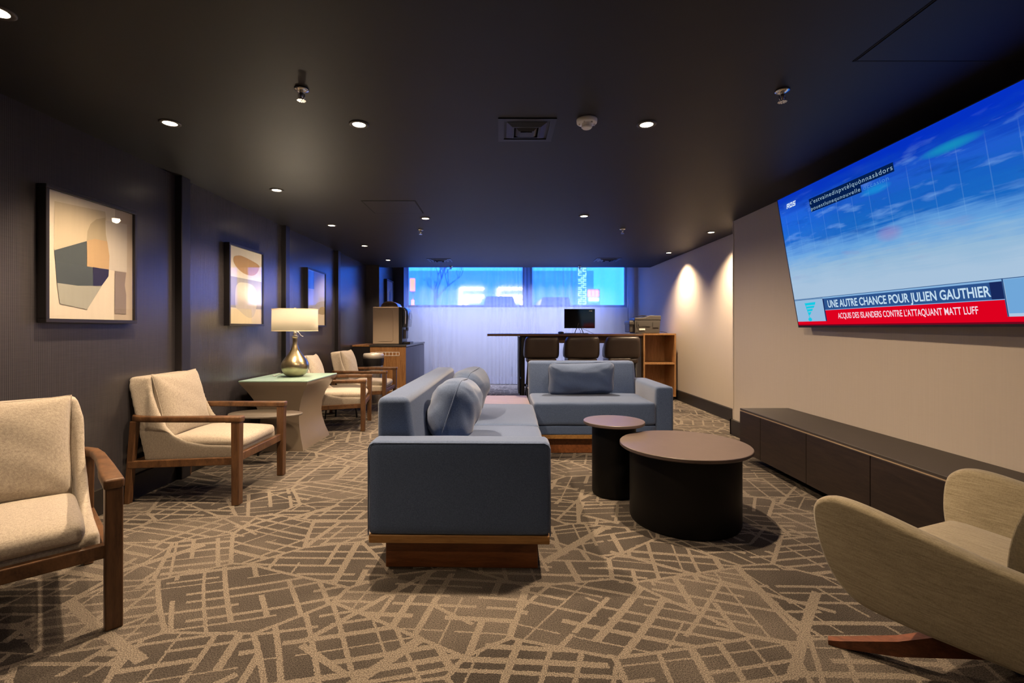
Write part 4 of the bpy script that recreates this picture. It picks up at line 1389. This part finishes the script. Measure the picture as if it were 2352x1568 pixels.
def curt_y(x):
    p = x * 6.6 + .8 * sin(x * 1.7) + .4 * sin(x * 4.3 + 1)
    a = .030 + .016 * sin(x * 2.3 + .5) + .010 * sin(x * 7.1)
    s = sin(2 * pi * p / 1.0 * .75)
    return a * s + .004 * sin(x * 27 + 2)
def curtain_sheet(z0, z1, nz, dy=0.0):
    bm = B()
    V = []
    for i in range(nx + 1):
        xx = -2.46 + 4.92 * i / nx
        V.append([bm.verts.new((xx + .012 * sin(xx * 9 + 2 * j / nz), curt_y(xx) * (.75 + .35 * (1 - (z0 + (z1 - z0) * j / nz) / 2.7)) + dy, z0 + (z1 - z0) * j / nz)) for j in range(nz + 1)])
    for i in range(nx):
        for j in range(nz):
            bm.faces.new((V[i][j], V[i + 1][j], V[i + 1][j + 1], V[i][j + 1]))
    return bm
finish('cloth', curtain_sheet(.015, 2.74, 8), M['voile'], cur, smooth=True)
finish('hem', curtain_sheet(.014, .17, 1, .003), M['voile'], cur, smooth=True)
bm = B(); box(bm, -2.48, 2.48, -.02, .02, 2.742, 2.765)
finish('track', bm, M['white'], cur)
t = thing('wall_outlet', 'small white wall outlet seen faintly through the curtain', 'outlet', (.25, YF - .002, .33))
bm = B(); box(bm, -.036, .036, -.006, 0, -.058, .058, bevel=.002)
finish('cover_plate', bm, M['white'], t)
bm = B(); box(bm, -.017, .017, -.008, -.006, .008, .04); box(bm, -.017, .017, -.008, -.006, -.04, -.008)
finish('socket', bm, M['grey_lam'], t)

# ------------------------------------------------------------------ street outside
M['asphalt'] = plain('asphalt', (.05, .055, .06, 1), .8)
M['facade'] = plain('facade', (.75, .78, .82, 1), .8, noise=.3, scale=1.0)
M['signwarm'] = emit('shop_sign_light', (1.0, .82, .55, 1), 9)
M['signred'] = emit('red_light', (1.0, .10, .06, 1), 10)
M['signcyan'] = emit('cyan_light', (.25, .8, 1, 1), 6)
M['headlamp'] = emit('head_lamp', (1.0, .85, .7, 1), 16)
bm = B(); box(bm, -30, 30, 10.78, 60, 1.1, 1.3)
o = finish('street', bm, M['asphalt']); struct(o, 'street outside the windows')

t = thing('shop_building', 'building across the street with glowing shopfront sign frames', 'building', (-1.2, 26, 1.3))
bm = B(); box(bm, -5.2, 6.2, 0, 5, 0, 3.0)
finish('walls', bm, M['facade'], t)
for (x0, x1, z0, z1) in ((-1.0, .30, 1.0, 2.07), (1.05, 2.62, 1.3, 2.07)):
    bm = B()
    for a, b, c, d in ((x0, x1, z1 - .07, z1), (x0, x0 + .07, z0, z1), (x0 + .25, x1, 1.60, 1.66), (x0 + .25, x1 - .1, 1.50, 1.545), (x0 + .2, x1 - .2, 1.33, 1.40), (x0 + .3, x0 + .36, z0, 1.6)):
        box(bm, a, b, -.08, -.01, c, d)
    finish('shop_sign', bm, M['signwarm'], t)
bm = B(); box(bm, -.32, -.2, -.08, -.01, 1.4, 1.66); box(bm, 1.6, 1.7, -.08, -.01, 1.1, 1.25); box(bm, 2.3, 2.5, -.08, -.01, 1.1, 1.3)
finish('shop_window', bm, M['signwarm'], t)

t = thing('hotel_sign', 'tall vertical lettered sign outside the window', 'sign', (3.12, 18.5, 1.3))
bm = B(); box(bm, -.18, .18, 0, .12, .3, 2.75)
finish('panel', bm, M['facade'], t)
bm = B()
for q in range(15):
    z = .36 + q * .156
    for ox in (-.085, .085):
        a = random.Random(q * 2 + (ox > 0)).random()
        box(bm, ox - .065, ox + .065, -.02, 0, z, z + .02)
        if a > .3:
            box(bm, ox - .065, ox + .065, -.02, 0, z + .095, z + .115)
        x_ = ox - .065 if a > .5 else ox + .045
        box(bm, x_, x_ + .02, -.02, 0, z, z + .11)
finish('sign_letters', bm, emit('sign_glow', (.35, .85, 1.0, 1), 3.0), t)
t = thing('traffic_light', 'traffic light glowing red at the end of the street window', 'traffic light', (-4.35, 24, 1.3))
bm = B(); tube(bm, [(0, 0, 0), (0, 0, 1.75)], .05, 10)
finish('pole', bm, M['facade'], t)
bm = B(); box(bm, -.14, .14, -.16, .1, 1.7, 2.4)
finish('housing', bm, M['facade'], t)
bm = B(); box(bm, -.11, .11, -.19, -.16, 1.76, 2.34); box(bm, -.07, .07, -.12, -.05, .9, 1.3)
finish('red_lamp', bm, M['signred'], t)
t = thing('neon_sign', 'small red and cyan neon sign across the street', 'sign', (4.2, 22, 1.3))
bm = B(); box(bm, -.26, .32, 0, .1, 0, 1.7)
finish('board', bm, M['facade'], t)
bm = B()
for q in range(3):
    box(bm, -.22 + q * .165, -.10 + q * .165, -.05, 0, 1.36, 1.62)
finish('red_letters', bm, M['signred'], t)
bm = B(); box(bm, -.2, .26, -.05, 0, 1.14, 1.28)
finish('cyan_letters', bm, M['signcyan'], t)
def car(x, y, label):
    t = thing('car', label, 'car', (x, y, 1.3), 0, 'cars on the street')
    bm = B(); prism(bm, [(-.85, .25), (.85, .25), (.88, .7), (.72, .85), (.58, 1.3), (-.58, 1.3), (-.72, .85), (-.88, .7)], 0, 4, 'y', bevel=.06)
    finish('body', bm, plain('car_paint', (.03, .04, .06, 1), .3), t)
    for s in (-1, 1):
        bm = B(); lathe(bm, [(.0001, 0), (.13, 0), (.13, .04), (.0001, .04)], 20)
        bmesh.ops.transform(bm, matrix=Matrix.Translation((s * .6, -.01, .66)) @ Matrix.Rotation(radians(90), 4, 'X'), verts=bm.verts[:])
        finish('headlight', bm, M['headlamp'], t)
    for s in (-1, 1):
        for yy in (.7, 3.2):
            bm = B(); lathe(bm, [(.0001, -.1), (.3, -.1), (.3, .1), (.0001, .1)], 20)
            bmesh.ops.transform(bm, matrix=Matrix.Translation((s * .75, yy, .3)) @ Matrix.Rotation(radians(90), 4, 'Y'), verts=bm.verts[:])
            finish('wheel', bm, M['black'], t)
car(-.05, 21, 'dark car with round headlights on in front of the lit shop')
car(2.45, 21.5, 'dark car with its headlights on, beyond the window mullion')
t = thing('street_tree', 'bare street tree outside the window above the coffee machine', 'tree', (-2.35, 17.5, 1.3))
bm = B()
rt = random.Random(5)
def branch(p, d, ln, r, depth):
    e = p + d * ln
    tube(bm, [p, p + d * ln * .5 + Vector((rt.uniform(-.05, .05), 0, 0)), e], r, 6, r1=r * .6)
    if depth:
        for q in range(3 if depth > 2 else 2):
            nd = (d + Vector((rt.uniform(-.9, .9), rt.uniform(-.4, .4), rt.uniform(-.1, .7)))).normalized()
            branch(p + d * ln * rt.uniform(.5, 1), nd, ln * rt.uniform(.55, .8), r * .55, depth - 1)
branch(Vector((0, 0, 0)), Vector((0, 0, 1)), 1.1, .07, 5)
finish('trunk', bm, plain('pale_bark', (.28, .33, .38, 1), .8), t, smooth=True)

# ------------------------------------------------------------------ light from outside
w = bpy.data.worlds.new('dusk_sky')
SC.world = w
w.use_nodes = True
bg = w.node_tree.nodes['Background']
bg.inputs[0].default_value = (.018, .152, 1.0, 1)
bg.inputs[1].default_value = 7.5
for x0, x1 in ((-2.05, .52), (.65, 2.75)):
    pl = bpy.data.lights.new('window_portal', 'AREA')
    pl.shape = 'RECTANGLE'
    pl.size = x1 - x0
    pl.size_y = .95
    pl.cycles.is_portal = True
    po = link(bpy.data.objects.new('window_portal', pl))
    po.location = ((x0 + x1) / 2, YF + .15, 2.16)
    po.rotation_euler = (radians(-90), 0, 0)
# added light strip, unseen behind the ceiling edge, to brighten the lower curtain
t = thing('added_fill_strip', 'added fill strip, unseen in the curtain pocket, brightening the lower curtain', 'light strip', (.40, 9.70, 2.62))
bm = B(); box(bm, -2.5, 2.45, -.065, -.03, -.02, .02)
finish('profile', bm, M['white'], t)
bm = B(); box(bm, -2.48, 2.43, -.030, -.024, -.012, .012)
finish('fill_face', bm, emit('added_fill_face', (.50, .60, 1.0, 1), 3.0), t)
cl = bpy.data.lights.new('added_fill_glow', 'AREA'); cl.shape = 'RECTANGLE'; cl.size = 4.1; cl.size_y = .05; cl.energy = 115; cl.spread = radians(75); cl.color = (.53, .61, 1.0)
clo = link(bpy.data.objects.new('added_fill_glow', cl)); clo.location = (.15, 9.72, 2.60); clo.rotation_euler = (radians(14), 0, 0)
# downlights behind the camera
for x, y in ((-.84, .42), (.87, .42), (-1.93, .42)):
    downlight(x, y, 'recessed downlight overhead, out of view behind the camera', 20, 150, .6)

# ------------------------------------------------------------------ camera
cam = bpy.data.cameras.new('camera')
cam.sensor_width = 36.0
cam.sensor_fit = 'HORIZONTAL'
cam.lens = 36.0 * 1110 / 2352
cam.shift_x = (1176 - 1150) / 2352
cam.shift_y = -(784 - 754) / 2352
cam.clip_start = .02
co = link(bpy.data.objects.new('camera', cam))
co.location = (0, 0, 1.2)
co.rotation_euler = (radians(90), 0, 0)
SC.camera = co
SC.view_settings.view_transform = 'Standard'
SC.view_settings.look = 'None'
SC.view_settings.gamma = 1.0
SC.view_settings.exposure = 0.0
SC.view_settings.use_curve_mapping = False
SC.cycles.max_bounces = 8
SC.cycles.transparent_max_bounces = 16
SC.cycles.sample_clamp_indirect = 6.0
